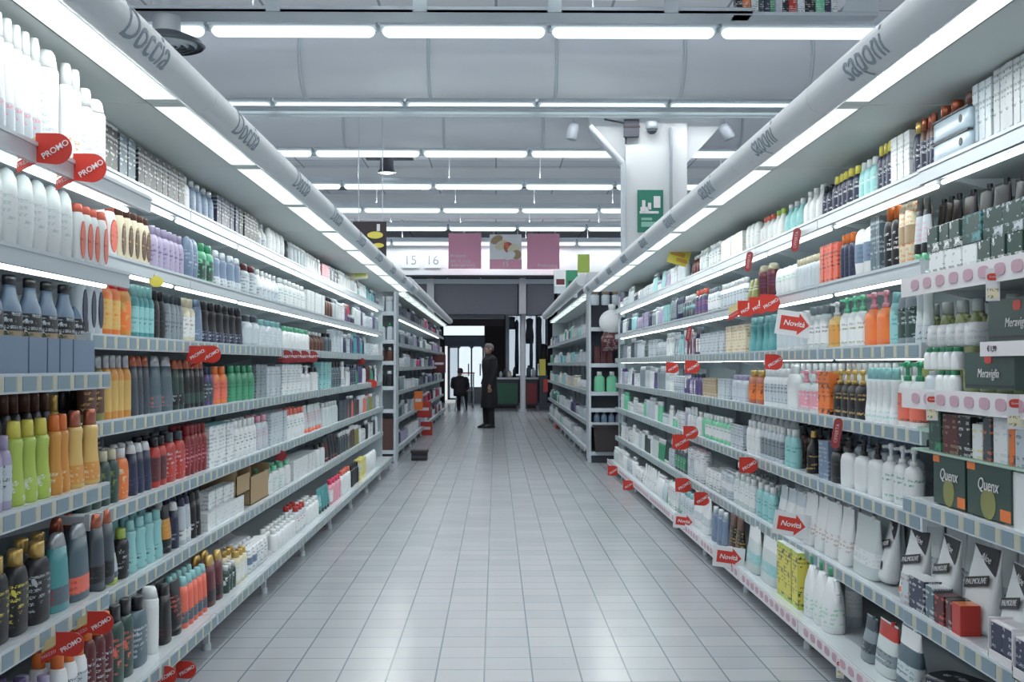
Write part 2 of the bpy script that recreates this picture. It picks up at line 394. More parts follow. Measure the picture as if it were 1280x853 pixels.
MB().box(-6, fx(631), 1.3, 1.6, fz(396), fz(389.5)).build('header_beam', plain('header_grey', (120, 124, 134), .5), e)
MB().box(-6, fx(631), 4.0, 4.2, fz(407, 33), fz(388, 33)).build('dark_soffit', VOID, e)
def signs():
    y = FY-.55
    pk = plain('sign_pink', (224, 158, 184), .5)
    for nm, a, b, t, bo, lb, txt in (('promotional_sign', 560.5, 601.5, 291.5, 336, 'solid pink hanging sign with three lines of white text', None), ('promotional_sign', 659, 699.5, 292, 336.5, 'solid pink hanging sign, rightmost of the three', None)):
        x0, x1, z0, z1 = fx(a, y), fx(b, y), EYE+(456-bo)*y/F, EYE+(456-t)*y/F
        e = empty(nm, ((x0+x1)/2, y, (z0+z1)/2)); w, h = (x1-x0)/2, (z1-z0)/2
        MB().box(-w, w, 0, .02, -h, h).build('panel', pk, e)
        if a < 600:
            for k, s_ in enumerate(('Prodotti', 'per la cura', 'della persona')): text(s_, .115, INKW, e, (-w+.05, -.004, -h+.32-.12*k), align='LEFT')
        else: text('Profumeria', .11, INKW, e, (w-.05, -.004, -h+.09), align='RIGHT')
        MB().tube((-w+.1, .01, h), (-w+.1, .01, 4.95-e.location.z), .006).tube((w-.1, .01, h), (w-.1, .01, 4.95-e.location.z), .006).build('cord', STEEL, e)
        tag(e, lb, 'sign')
    x0, x1, z0, z1 = fx(612, y), fx(652, y), EYE+(456-336.5)*y/F, EYE+(456-293)*y/F
    e = empty('promotional_sign', ((x0+x1)/2, y, (z0+z1)/2)); w, h = (x1-x0)/2, (z1-z0)/2
    MB().box(-w, w, 0, .02, -h, h).build('panel', plain('sign_white', (236, 239, 241), .5), e)
    MB().box(-w, w, -.006, 0, -h, -h+.24).build('pink_band', pk, e); text('15', .17, INKW, e, (0, -.009, -h+.12))
    cx_n = []
    for cx, cz, a_, b_, c in ((-.22, .3, .16, .1, 'tan'), (-.1, .17, .17, .11, 'cream'), (.08, .1, .12, .15, 'copper'), (.2, .05, .16, .14, 'cream'), (.27, -.07, .12, .12, 'tan'), (.1, -.1, .15, .1, 'white'), (.02, .16, .05, .08, 'coral')):
        m = MB(); m.loft([(-.006, a_, b_), (0, a_, b_)], 18); m.xform(Matrix.Translation((cx, -.003-.003*len(cx_n), cz)) @ Matrix.Rotation(PI/2, 4, 'X') @ Matrix.Rotation(.5, 4, 'Z')); m.build('picture_shape', body(c), e); cx_n.append(1)
    MB().tube((-w+.1, .01, h), (-w+.1, .01, 4.95-e.location.z), .006).tube((w-.1, .01, h), (w-.1, .01, 4.95-e.location.z), .006).build('cord', STEEL, e)
    tag(e, 'white hanging sign with a food picture above a pink band', 'sign')
    for num, px in (('15', 513), ('16', 540.5)):
        e = empty('checkout_number', (fx(px, FY-.03), FY-.03, fz(326)))
        MB().box(-.21, .21, 0, .02, -.19, .19).build('panel', plain('plate_white', (216, 222, 228), .5), e)
        text(num, .34, INK, e, (0, -.004, 0)); tag(e, 'white plate reading %s, %s of two on the far fascia' % (num, 'left' if num == '15' else 'right'), 'sign')
signs()
# post standing in front of the entrance
e = empty('post', (fx(653.5, 31), 31, 0)); MB().tube((0, 0, 0), (0, 0, 3.7), .075, 16).build('shaft', WHITE, e); MB().tube((0, 0, 0), (0, 0, .06), .12, 16).build('foot', STEEL, e)
tag(e, 'slim white round post standing in front of the entrance', 'post')
# entrance beyond
B = 38.0
def bx(px): return (px-620)*B/F
def bz(py): return EYE+(456-py)*B/F
w_ = struct(empty('wall_back', (0, B, 0)))
m = MB(); m.box(-9, bx(556), 0, .2, 0, 5).box(bx(556), bx(606), 0, .2, bz(430), 5).box(bx(606), bx(634), 0, .2, 0, 5).box(bx(634), bx(684), 0, .2, bz(393), 5).box(bx(684), 9, 0, .2, 0, 5).box(bx(634), bx(684), 0, .2, 0, bz(472))
m.build('dark_wall', VOID, w_)
MB().box(bx(556), bx(606), -.05, 0, bz(433), bz(421)).build('grey_header', plain('header_blue', (108, 118, 134), .5), w_)
sky = glow('daylight_glass', (196, 212, 224), .62)
def win(n_, a, b, t, bo, fr):
    e = struct(empty('window_%d' % n_, (0, B+.05, 0)))
    MB().box(bx(a), bx(b), .05, .07, bz(bo), bz(t)).build('glass', sky, e)
    f_ = MB()
    for x in fr: f_.box(bx(x)-.04, bx(x)+.04, -.06, .05, bz(bo), bz(t))
    f_.box(bx(a), bx(b), -.06, .05, bz(t)-.06, bz(t)).box(bx(a), bx(b), -.06, .05, bz(bo), bz(bo)+.06)
    f_.build('frame', GREYP, e)
win(1, 634, 684, 393, 472, (635, 655, 671, 683)); win(2, 560, 606, 433, 500, (561, 573.5, 589.5, 604))
def grey_blocks():
    for a, b, t, bo in ((574, 588.5, 434, 484), (590.5, 603, 434, 484)):
        e = struct(empty('door_1' if a < 580 else 'door_2', (0, B-.06, 0)))
        x0, x1, z0, z1 = bx(a), bx(b), bz(506), bz(t)
        pts = [(x0, bz(bo)), (x0, z1-.06), (x0+.06, z1), (x1-.06, z1), (x1, z1-.06), (x1, bz(bo))]
        MB().prism(pts, 0, .02).build('glass', glow('bright_glass', (216, 230, 240), .85), e)
        MB().box(x0-.04, x0, -.03, .03, z0, z1).box(x1, x1+.04, -.03, .03, z0, z1).box(x0, x1, -.03, .03, z0, bz(bo)).build('frame', GREYP, e)
        MB().tube((x1-.07, -.05, bz(470)), (x1-.07, -.05, bz(455)), .02).build('handle', DARK, e)
grey_blocks()
p0 = atY(580, 413, 35); e = empty('light_box', (p0.x, 35, p0.z)); MB().box(-.62, .62, .02, .16, -.16, .16).build('housing', STEEL, e)
MB().box(-.61, .61, 0, .02, -.15, .15).build('lit_panel', GLASSW, e); MB().tube((-.5, .08, .16), (-.5, .08, 4.95-p0.z), .02).tube((.5, .08, .16), (.5, .08, 4.95-p0.z), .02).build('hanger', STEEL, e)
tag(e, 'long lit white sign box above the far glass doors', 'sign')
# frame post and display figures by the window
tag(MB().box(fx(632, 34), fx(636.5, 34), 34, 34.1, 0, EYE+(456-391)*34/F).build('frame_post', GREYP), 'grey frame post at the left edge of the bright window', 'post')
# counters
def counter(a, b, c, nm, lb, rgb):
    y = 33; e = empty('checkout_counter', (fx((a+b)/2, y), y, 0)); w = (fx(b, y)-fx(a, y))/2
    MB().box(-w, w, 0, .7, .08, .83).build('body', DARK, e); MB().box(-w+.02, w-.02, -.015, 0, .14, .72).build('front_panel', plain(nm, rgb, .5), e)
    MB().box(-w-.03, w+.03, -.04, .74, .83, .88).build('counter_top', STEEL, e)
    MB().box(-w+.05, w-.05, .05, .65, 0, .08).build('plinth', VOID, e); tag(e, lb, 'counter')
counter(620, 648, 0, 'counter_green', 'checkout counter with green front panel left of the white post', (52, 100, 78))
counter(657, 672, 0, 'counter_red', 'narrow checkout counter with red front panel right of the post', (130, 52, 56))
# goods on the counters and display stand by the window
for k, (px, h_, c, wd) in enumerate(((626, .18, 'pale', .1), (631, .26, 'slate', .09), (637, .2, 'cream', .12), (643, .3, 'black', .1), (661, .35, 'slate', .14), (667, .28, 'pale', .12))):
    m = MB(); m.loft([(0, wd/2, wd/2), (h_*.7, wd/2, wd/2), (h_*.85, wd*.25, wd*.25), (h_, wd*.2, wd*.2)], 10)
    o = m.build('counter_item', body(c), None, (fx(px, 33.2), 33.25, .88)); tag(o, 'small shadowy goods standing on the far checkout counters', 'goods', 'goods on the far counters')
e = empty('display_stand', (fx(679, 32), 32, 0)); MB().box(-.1, .1, -.1, .1, 0, 1.1).build('stand', DARK, e); MB().box(-.11, .06, -.13, -.1, .95, 1.4).build('yellow_header', cap('yellow'), e)
MB().box(.0, .12, -.13, -.1, .5, .85).build('red_panel', cap('red'), e); tag(e, 'dark display stand with yellow and red panels by the right shelves', 'display stand')
for k, (px, hw, z0, z1) in enumerate(((575, .2, 0, 0), )):
    pass
e = empty('shopping_trolley', (fx(582, 33.5), 33.5, 0)); m = MB()
for x in (-.22, .22):
    m.tube((x, 0, .12), (x, .6, .12), .015); m.tube((x, .6, .12), (x, .65, 1.0), .015); m.tube((x, -.05, .95), (x, .65, .98), .012); m.tube((x, 0, .55), (x, .62, .6), .012); m.tube((x, -.05, .95), (x, 0, .5), .012)
for z in (.5, .6, .7, .8, .95): m.tube((-.22, -.03, z), (.22, -.03, z), .008)
for x in (-.15, -.07, 0, .07, .15): m.tube((x, -.04, .95), (x, 0, .5), .007)
m.build('wire_basket', STEEL, e); MB().tube((-.25, .66, 1.0), (.25, .66, 1.0), .02).build('handle', cap('red'), e)
for x in (-.2, .2):
    for y in (.05, .55): MB().tube((x-.015, y, .05), (x+.015, y, .05), .05, 12).build('wheel', DARK, e)
tag(e, 'wire shopping trolley standing by the far entrance doors', 'trolley')

# ================================================================== SHELVING
RAILC = plain('rail_clear', (206, 215, 222), .25, .1)
INS = plain('rail_insert', (126, 148, 160), .45)
TIC = plain('paper_ticket', (190, 190, 172), .6)
OVAL = plain('rail_oval', (196, 160, 176), .5)
BACK = plain('back_panel', (182, 194, 200), .5, var=.04)
STRIP = glow('strip_lamp', (224, 234, 230), 4.5)
TUBE = plain('canopy_tube', (228, 234, 238), .4, var=.02, scale=2)
FRAME = plain('lettering_grey', (150, 164, 176), .6)
BL = 1.25          # length of a shelving bay
def wrap_text(s, size, X, z, r, ang, s_, y, mat, parent, flip):
    """lettering laid onto the round canopy tube, facing the aisle and down"""
    me = textmesh(s, size, mat).copy()
    bm = bmesh.new(); bm.from_mesh(me); bmesh.ops.subdivide_edges(bm, edges=[e for e in bm.edges if e.calc_length() > .02], cuts=2); bmesh.ops.triangulate(bm, faces=bm.faces)
    for v in bm.verts:
        u, w, t = v.co.x, v.co.y, v.co.z
        a = ang + w/r                                    # angle above the horizontal, on the aisle side
        rr = r+.0015+t
        v.co = Vector((s_*(X-rr*math.cos(a)), y+(u if s_ < 0 else -u), z+rr*math.sin(a)))
    bm.to_mesh(me); bm.free()
    o = bpy.data.objects.new('lettering', me); COL.objects.link(o); o.parent = parent; return o

def shelf(e, s, z, XF, XB, ln, style, lit, far):
    """one shelf board with its price rail, optional strip lamp under the front"""
    m = MB(); m.box(s*XF, s*XB, .004, ln-.004, z-.028, z)
    if not far:
        for k in (.0, ln-.03): m.prism([(s*(XF+.08), z-.028), (s*XB, z-.028), (s*XB, z-.11), (s*(XB-.05), z-.11)], k+.004, k+.012, 'y')
    b = m.build('shelf', SHEET, e)
    t = .052; m = MB(); x0 = XF-.012
    m.box(s*(x0-.004), s*(XF), .006, ln-.006, z-t+.004, z+.006)
    if style == 'insert':
        y = .03; k = 0
        while y < ln-.05:
            a, mi = ((.095, 1), (.034, 2), (.075, 1), (.034, 2))[k % 4]
            if y+a > ln-.01: break
            m.box(s*(x0-.0055), s*(x0-.004), y, y+a-.004, z-t+.01, z-.002, mi); y += a+.003; k += 1
    elif style == 'oval':
        m.box(s*(x0-.006), s*(x0-.004), .01, ln-.01, z-t+.0, z+.012, 4)
        y = .06
        while y < ln-.08:
            q = MB(); q.loft([(0, .034, .017), (.0015, .034, .017)], 14, 3); q.xform(Matrix.Translation((s*(x0-.008), y, z-.018)) @ Matrix.Rotation(PI/2, 4, 'Z') @ Matrix.Rotation(PI/2, 4, 'X'))
            m.add(q.v, q.f, 3); y += .105
    else:
        m.box(s*(x0-.008), s*(x0-.004), .006, ln-.006, z-.006, z+.004)
    m.build('price_rail', [RAILC, INS, TIC, OVAL, INKW], b)
    if lit:
        MB().tube((s*(XF+.055), .04, z-.044), (s*(XF+.055), ln-.04, z-.042), .008, 8).build('strip_lamp', STRIP, b)
    return b
def bay(s, y, ln, levels, XF, baseX, basez, can, word, far=False, end=False, power=True):
    e = empty('shelving_unit', (0, y, 0))
    XB = 1.86 if not far else XF+.45
    m = MB(); m.box(s*XB, s*(XB+.015), .003, ln-.003, .1, can['z']); m.build('back_panel', BACK, e)
    m = MB(); m.box(s*(XB-.03), s*(XB+.03), -.018, .018, 0, can['z'])
    if end: m.box(s*(XB-.03), s*(XB+.03), ln-.018, ln+.018, 0, can['z'])
    m.build('upright', STEEL, e)
    for (z, xf, st, lit) in levels: shelf(e, s, z, xf, XB, ln, st, lit, far)
    # base shelf, plinth, feet
    shelf(e, s, basez, baseX, XB, ln, 'oval' if s > 0 and not far else 'insert', False, far).name = 'base_shelf'
    MB().box(s*(baseX+.28), s*XB, .01, ln-.01, 0.0, basez-.03).build('plinth', DARK, e)
    for yy in ((.0,) if not end else (.0, ln-.03)):
        MB().box(s*(baseX+.02), s*(baseX+.3), yy, yy+.025, basez-.07, basez-.028).box(s*(baseX+.02), s*(baseX+.045), yy, yy+.025, .02, basez-.05).tube((s*(baseX+.032), yy+.012, 0), (s*(baseX+.032), yy+.012, .03), .02, 10).build('foot', STEEL, e)
    # canopy
    c = MB(); zc = can['z']; a, b_ = can['lx0'], can['lx1']        # outer and inner edge of the lamp
    c.box(s*a, s*(XB+.02), .003, ln-.003, zc, zc+.012)
    c.box(s*(b_-.005), s*a, .003, .055, zc-.002, zc+.012).box(s*(b_-.005), s*a, ln-.055, ln-.003, zc-.002, zc+.012)
    c.box(s*(b_-.02), s*(a+.03), .003, ln-.003, zc+.03, zc+.045).box(s*a, s*(a+.006), .003, ln-.003, zc, zc+.04)
    co = c.build('canopy', plain('canopy_sheet', (226, 232, 228), .5), e)
    MB().box(s*b_, s*a, .055, ln-.055, zc-.001, zc+.006).build('lamp_diffuser', GLASSW, co)
    t = MB(); t.tube((s*can['tx'], .002, can['tz']), (s*can['tx'], ln-.002, can['tz']), can['r'], 28)
    t.box(s*can['tx'], s*(b_+.002), .01, ln-.01, can['tz']-.02, can['tz']+.02)
    if end: t.tube((s*can['tx'], ln-.002, can['tz']), (s*can['tx'], ln+.03, can['tz']), can['r'], 28, r1=can['r']*.6)
    to = t.build('canopy_tube', TUBE, co)
    if not far:
        wrap_text(word, .135, can['tx'], can['tz'], can['r'], -.35, s, can['wy'], FRAME, to, s)
    if power:
        ld = bpy.data.lights.new('canopy_light', 'AREA'); ld.shape = 'RECTANGLE'; ld.size = .01; ld.size_y = ln-.12; ld.energy = LAMP_CANOPY; ld.color = (.96, 1, .97)
        lo = bpy.data.objects.new('lamp', ld); COL.objects.link(lo); lo.parent = co; lo.location = (s*(a+b_)/2, ln/2, zc-.004)
    if end:
        q = MB(); q.box(s*(baseX+.12), s*(XB+.02), ln, ln+.02, basez, zc); q.build('end_panel', BACK, e)
    return e
CANL = dict(z=2.122, lx0=1.155, lx1=1.05, tx=.985, tz=2.142, r=.054, wy=.52)
CANR = dict(z=2.122, lx0=1.235, lx1=1.155, tx=1.098, tz=2.15, r=.058, wy=.67)
# name: (z, front X, rail style, strip lamp)
LB = {1: (1.80, 1.16), 2: (1.55, 1.23), 3: (1.22, 1.29), 4: (.858, 1.29), 5: (.50, 1.29)}
LM = {1: (1.93, 1.36), 2: (1.633, 1.36), 3: (1.35, 1.36), 4: (1.05, 1.37), 5: (.747, 1.36), 6: (.45, 1.36)}
RB = {1: (1.898, 1.43), 2: (1.525, 1.37), 3: (1.16, 1.37), 4: (.81, 1.37), 5: (.44, 1.37)}
RM = {1: (1.898, 1.44), 2: (1.60, 1.44), 3: (1.318, 1.44), 4: (1.027, 1.44), 5: (.737, 1.44), 6: (.40, 1.44)}
BASEL = (.156, 1.235); BASER = (.12, 1.345)
def lv(D, styles, lits): return [(D[k][0], D[k][1], styles.get(k, 'insert'), k in lits) for k in D]
u = bay(-1, 2.61, BL, lv(LB, {1: 'clear', 2: 'clear'}, (1, 2)), 1.29, 1.235, .156, CANL, 'Doccia')
tag(u, 'left shelving bay nearest the camera, filled with blue-grey, amber and white bottles', 'shelving unit', 'shelving bays on the left of the aisle')
proto = None
def ordn(i): return ['first', 'second', 'third', 'fourth', 'fifth', 'sixth', 'seventh', 'eighth', 'ninth', 'tenth', 'eleventh', 'twelfth'][i]
for i in range(1, 9):
    if i == 1: proto = bay(-1, 3.86, BL, lv(LM, {1: 'clear', 2: 'clear'}, (1, 2)), 1.36, 1.235, .156, CANL, 'Doccia'); o = proto
    elif i == 8: o = bay(-1, 3.86+BL*7, BL, lv(LM, {1: 'clear', 2: 'clear'}, (1, 2)), 1.36, 1.235, .156, CANL, 'Doccia', end=True)
    else: o = copy_tree(proto); o.location.y = 3.86+BL*(i-1)
    tag(o, 'white metal shelving bay on the left of the aisle, %s bay from camera' % (ordn(i) if i < 8 else 'last'), 'shelving unit', 'shelving bays on the left of the aisle')
u = bay(1, 2.61, BL, lv(RB, {1: 'clear', 2: 'oval', 3: 'oval'}, (1,)), 1.37, 1.345, .12, CANR, 'saponi')
tag(u, 'right shelving bay nearest the camera, filled with green and dark boxes and pouches', 'shelving unit', 'shelving bays on the right of the aisle')
for i in range(1, 9):
    if i == 1: proto = bay(1, 3.86, BL, lv(RM, {1: 'clear', 2: 'clear'}, (1, 2, 3)), 1.44, 1.345, .12, CANR, 'saponi'); o = proto
    elif i == 8: o = bay(1, 3.86+BL*7, BL, lv(RM, {1: 'clear', 2: 'clear'}, (1, 2, 3)), 1.44, 1.345, .12, CANR, 'saponi', end=True)
    else: o = copy_tree(proto); o.location.y = 3.86+BL*(i-1)
    tag(o, 'white metal shelving bay on the right of the aisle, %s bay from camera' % (ordn(i) if i < 8 else 'last'), 'shelving unit', 'shelving bays on the right of the aisle')
# side walls between deep near bay and its neighbour: thin divider
# the second pair of gondolas beyond the cross aisle
CANL2 = dict(z=2.2, lx0=1.32, lx1=1.24, tx=1.15, tz=2.33, r=.07, wy=.5)
CANR2 = dict(z=2.2, lx0=1.32, lx1=1.24, tx=1.13, tz=2.36, r=.08, wy=.5)
L2 = {k: (z, 1.32) for k, z in enumerate((1.92, 1.54, 1.21, .89, .52), 1)}
R2 = {k: (z, 1.20) for k, z in enumerate((1.66, 1.28, .9, .5), 1)}
for s, D, cn, n, side in ((-1, L2, CANL2, 11, 'left'), (1, R2, CANR2, 9, 'right')):
    for i in range(n):
        if i == 0: proto = bay(s, 15.2, BL, lv(D, {1: 'clear'}, (1,) if s < 0 else ()), 1.32 if s < 0 else 1.2, 1.28 if s < 0 else 1.17, .16, cn, '', far=True, power=False); o = proto
        elif i == n-1: o = bay(s, 15.2+BL*i, BL, lv(D, {1: 'clear'}, ()), 1.32 if s < 0 else 1.2, 1.28 if s < 0 else 1.17, .16, cn, '', far=True, end=True, power=False)
        else: o = copy_tree(proto); o.location.y = 15.2+BL*i
        tag(o, 'far %s shelving bay beyond the cross aisle, %s past the end display' % (side, ordn(i)), 'shelving unit', 'far shelving bays on the %s' % side)

# end displays facing the camera
def endcap(x0, x1, y, levels, top, nm, lb, backc):
    e = empty(nm, (0, y, 0)); D = .42
    MB().box(x0, x1, D-.02, D, 0, top).build('back_panel', backc, e)
    for x in (x0, x1-.03): MB().box(x, x+.03, 0, D, .03, top).tube((x+.015, .05, 0), (x+.015, .05, .05), .03).build('side_frame', STEEL, e)
    MB().box(x0, x1, -.01, D, top, top+.1).build('top_panel', WHITE, e)
    for z in levels:
        b = MB().box(x0+.03, x1-.03, .0, D-.02, z-.03, z).build('shelf', SHEET, e)
        MB().box(x0+.03, x1-.03, -.012, 0, z-.045, z+.005).build('price_rail', RAILC, b)
    MB().box(x0+.03, x1-.03, .03, D, 0, .1).build('plinth', DARK, e)
    tag(e, lb, 'display unit'); return e
endcap(-2.25, -1.27, 14.75, (1.92, 1.56, 1.29, .97, .68, .16), 2.36, 'end_display', 'narrow end display facing the camera at the end of the left shelving', BACK)
endcap(1.18, 2.15, 14.75, (1.72, 1.26, .9, .69, .51, .14), 2.33, 'end_display', 'end display facing the camera with dark back and black box at its base', plain('dark_back', (92, 100, 112), .5))

# ================================================================== PRODUCTS
KW = dict(sh=('shampoo_bottle', 'shampoo bottle'), ov=('lotion_bottle', 'lotion bottle'), ta=('tapered_bottle', 'tapered bottle'),
    wa=('waisted_bottle', 'waisted bottle'), cy=('spray_can', 'spray can'), tu=('squeeze_tube', 'squeeze tube'), pu=('pump_bottle', 'pump bottle'),
    ju=('handled_jug', 'jug'), sl=('slim_bottle', 'slim bottle'), bo=('carton', 'carton'), pa=('wrapped_pack', 'pack'),
    bl=('wide_necked_bottle', 'bottle'), so=('oval_label_bottle', 'bottle'), po=('refill_pouch', 'pouch'), jr=('jar', 'jar'), rd=('round_bottle', 'round bottle'))
PROF = dict(
    sh=([(0, .9, .88), (.015, .98, .97), (.1, 1, 1), (.58, 1, 1), (.7, .93, .94), (.78, .68, .8), (.8, .5, .7)], 2.6, (.8, 1, .46, .72, .44, .68), (.12, .6)),
    ov=([(0.06, .78, .8), (.09, .86, .88), (.35, 1, 1), (.7, .97, .97), (.88, .78, .84), (.96, .5, .6), (1, .16, .2)], 2.2, (0, .07, .7, .74, .74, .78), (.3, .68)),
    ta=([(0, .94, .94), (.02, 1, 1), (.3, .97, .96), (.62, .84, .86), (.82, .7, .74)], 2.2, (.82, 1, .7, .74, .42, .46), (.1, .32)),
    wa=([(0, .96, .94), (.02, 1, 1), (.2, .96, .97), (.42, .76, .8), (.6, .72, .76), (.74, .82, .84), (.79, .66, .7)], 2.2, (.79, 1, .6, .64, .5, .54), (.06, .3)),
    cy=([(0, .97, .97), (.01, 1, 1), (.8, 1, 1), (.83, .9, .9)], 2, (.83, 1, .92, .92, .6, .6), (.2, .7)),
    sl=([(0, .95, .95), (.015, 1, 1), (.68, 1, 1), (.76, .8, .8), (.79, .6, .6)], 2.2, (.79, 1, .62, .62, .58, .58), (.12, .6)),
    rd=([(0, .9, .9), (.03, 1, 1), (.45, 1, 1), (.6, .9, .9), (.72, .5, .5), (.84, .38, .38)], 2, (.84, 1, .42, .42, .4, .4), (.1, .42)),
    bl=([(0, .95, .95), (.02, 1, 1), (.6, 1, 1), (.7, .86, .86), (.78, .62, .62), (.86, .5, .5), (.9, .48, .48)], 2.1, (.9, 1, .52, .52, .5, .5), (.44, .63)),
    so=([(0, .9, .88), (.015, .98, .97), (.1, 1, 1), (.62, 1, 1), (.76, .9, .92), (.84, .74, .8), (.86, .66, .76)], 2.6, (.86, 1, .7, .8, .66, .74), (.12, .6)),
    pu=([(0, .95, .94), (.015, 1, 1), (.52, 1, 1), (.62, .86, .88), (.68, .36, .5)], 2.6, (.68, .76, .34, .5, .32, .46), (.08, .5)),
    ju=([(0, .93, .93), (.02, 1, 1), (.35, 1, 1), (.55, .88, .9), (.74, .5, .62), (.86, .3, .42)], 2.6, (.86, 1, .34, .46, .32, .44), (.1, .42)),
    jr=([(0, .94, .94), (.03, 1, 1), (.66, 1, 1), (.7, .9, .9)], 2.2, (.7, 1, 1.02, 1.02, 1, 1), (.1, .6)))
def interp(pr, z):
    for a, b in zip(pr, pr[1:]):
        if a[0] <= z <= b[0]:
            t = (z-a[0])/(b[0]-a[0]); return a[1]+(b[1]-a[1])*t, a[2]+(b[2]-a[2])*t
    return pr[-1][1], pr[-1][2]
def product(kind, w, d, h, c1, c2, c3, ink, lod):
    """-> list of (part name, MB, [materials]); front faces -y, stands on z = 0"""
    seg = 16 if lod == 0 else (10 if lod == 1 else 8); a, b = w/2, d/2; out = []
    B_, C_ = body(c1), cap(c2); P_ = printed(c3, ink, .5)
    if kind in PROF:
        pr, p, cp, lb = PROF[kind]
        m = MB(); m.loft([(z*h, x*a, y*b) for z, x, y in pr], seg, p); out.append(('body', m, [B_]))
        k = MB(); z0, z1, ax, ay, bx_, by_ = cp
        k.loft([(z0*h, ax*a, ay*b), (z0*h+(z1-z0)*h*.75, (ax*.4+bx_*.6)*a, (ay*.4+by_*.6)*b), (z1*h-(z1-z0)*h*.06, bx_*a, by_*b), (z1*h, bx_*a*.85, by_*b*.85)], seg, 2.2)
        if kind == 'pu':
            k.tube((0, 0, .76*h), (0, 0, .9*h), .12*a+.001, 8); k.loft([(.88*h, .22*a+.003, .3*b+.003), (.96*h, .26*a+.003, .3*b+.003), (.98*h, .2*a, .2*b)], 10, 2.2)
            k.box(-.004, .004, -b*1.15, 0, .9*h, .95*h); out.append(('pump', k, [C_]))
        else: out.append(('cap', k, [C_]))
        if kind == 'ju':
            g = MB(); x = a*.6
            for q0, q1 in (((x*.3, .84), (x*1.3, .8)), ((x*1.3, .8), (x*1.55, .62)), ((x*1.55, .62), (x*1.4, .48))): g.tube((q0[0], 0, q0[1]*h), (q1[0], 0, q1[1]*h), .16*a, 8)
            out.append(('handle', g, [B_]))
        if kind == 'bl' and lod < 2:
            g = MB(); g.loft([(.37*h, a+.0005, b+.0005), (.44*h, a+.0005, b+.0005)], seg, p, caps=False); out.append(('flower_band', g, [printed('tan', 'darkgreen', .5)]))
        if kind == 'so' and lod < 2:
            g = MB(); g.loft([(-.0012, .62*a, .3*h), (.0015, .62*a, .3*h)], 18); g.xform(Matrix.Translation((0, -b, .42*h)) @ Matrix.Rotation(PI/2, 4, 'X')); out.append(('oval_label', g, [P_]))
        elif lod < 2:
            l = MB(); n = 4; l.loft([(h*(lb[0]+(lb[1]-lb[0])*i/n), interp(pr, lb[0]+(lb[1]-lb[0])*i/n)[0]*a+.0006, interp(pr, lb[0]+(lb[1]-lb[0])*i/n)[1]*b+.0006) for i in range(n+1)], seg, p, caps=False)
            out.append(('label_print', l, [P_]))
    elif kind == 'tu':
        k = MB(); k.loft([(0, .8*a, .9*b), (.005, .84*a, .95*b), (.15*h, .84*a, .95*b)], seg, 2.2); out.append(('cap', k, [C_]))
        m = MB(); m.loft([(.15*h, .9*a, .95*b), (.2*h, .95*a, b), (.5*h, .97*a, .72*b), (.8*h, a, .36*b), (.95*h, a, .08*b), (h, a, .06*b)], seg, 2.2); out.append(('body', m, [B_]))
        if lod < 2:
            l = MB(); l.loft([(.3*h, .962*a+.0006, .9*b+.0006), (.5*h, .97*a+.0006, .72*b+.0006), (.72*h, .99*a+.0006, .47*b+.0006)], seg, 2.2, caps=False); out.append(('label_print', l, [P_]))
    elif kind == 'bo':
        m = MB(); m.box(-a, a, -b, b, 0, h); out.append(('box', m, [P_ if lod else B_]))
        if lod < 2:
            l = MB(); l.box(-a*.94, a*.94, -b-.0006, -b, h*.06, h*.94); 
            if c3 == c1 or lod == 0 and w > .05: l.box(-a-.0006, -a, -b*.94, b*.94, h*.06, h*.94); l.box(a, a+.0006, -b*.94, b*.94, h*.06, h*.94)
            out.append(('printed_panel', l, [P_]))
            k = MB(); k.box(-a*.98, a*.98, -b*.98, b*.98, h, h+.0012); out.append(('top_flap', k, [C_]))
    elif kind == 'pa':
        m = MB(); m.loft([(0, .92*a, .8*b), (.08*h, a, .97*b), (.5*h, a, b), (.92*h, a, .94*b), (h, .93*a, .75*b)], seg, 4.5); out.append(('wrap', m, [P_]))
        if lod < 2:
            k = MB(); k.loft([(.36*h, a+.001, b+.001), (.64*h, a+.001, b+.001)], seg, 4.5, caps=False); out.append(('band', k, [B_]))
            k = MB(); k.box(-a*.9, a*.9, -b*.08, b*.08, h-.002, h+.008); out.append(('seal', k, [C_]))
    elif kind == 'po':
        m = MB(); m.loft([(0, .86*a, .95*b), (.04*h, .98*a, b), (.3*h, a, .86*b), (.6*h, .99*a, .5*b), (.8*h, .97*a, .2*b), (.96*h, .96*a, .05*b), (h, .96*a, .04*b)], seg, 3.2); out.append(('bag', m, [B_]))
        l = MB(); l.loft([(.22*h, 1.0*a, .93*b), (.45*h, 1.002*a, .72*b)], seg, 3.2, caps=False); out.append(('label_print', l, [P_]))
        l = MB(); l.loft([(.7*h, .985*a, .37*b), (.82*h, .975*a, .195*b), (.97*h, .965*a, .06*b)], seg, 3.2, caps=False); out.append(('top_band', l, [C_]))
        k = MB(); k.tube((a*.45, 0, .97*h), (a*.45, 0, 1.04*h), .01, 8); out.append(('spout', k, [C_]))
    return out
PLACE = []          # every product: (apparent size, kind, spec, location, yaw, label, group)
def put(kind, spec, x, y, z, yaw, label):
    PLACE.append((spec[2]*spec[0]/(y*y), kind, spec, (x, y, z), yaw, label))
def adj(c): return {'darkgreen': 'dark green', 'clear': 'clear', 'pale': 'pale grey', 'slate': 'slate grey', 'yellowgreen': 'yellow-green'}.get(c, c)
ORD = {1: 'top', 2: 'second', 3: 'third', 4: 'fourth', 5: 'fifth', 6: 'sixth', 7: 'base'}
used = set()
def describe(kind, c1, c2, desc):
    return desc or '%s %s with %s %s' % (adj(c1), KW[kind][1], adj(c2), {'bo': 'top', 'pa': 'seal', 'po': 'band', 'jr': 'lid', 'pu': 'pump'}.get(kind, 'cap'))
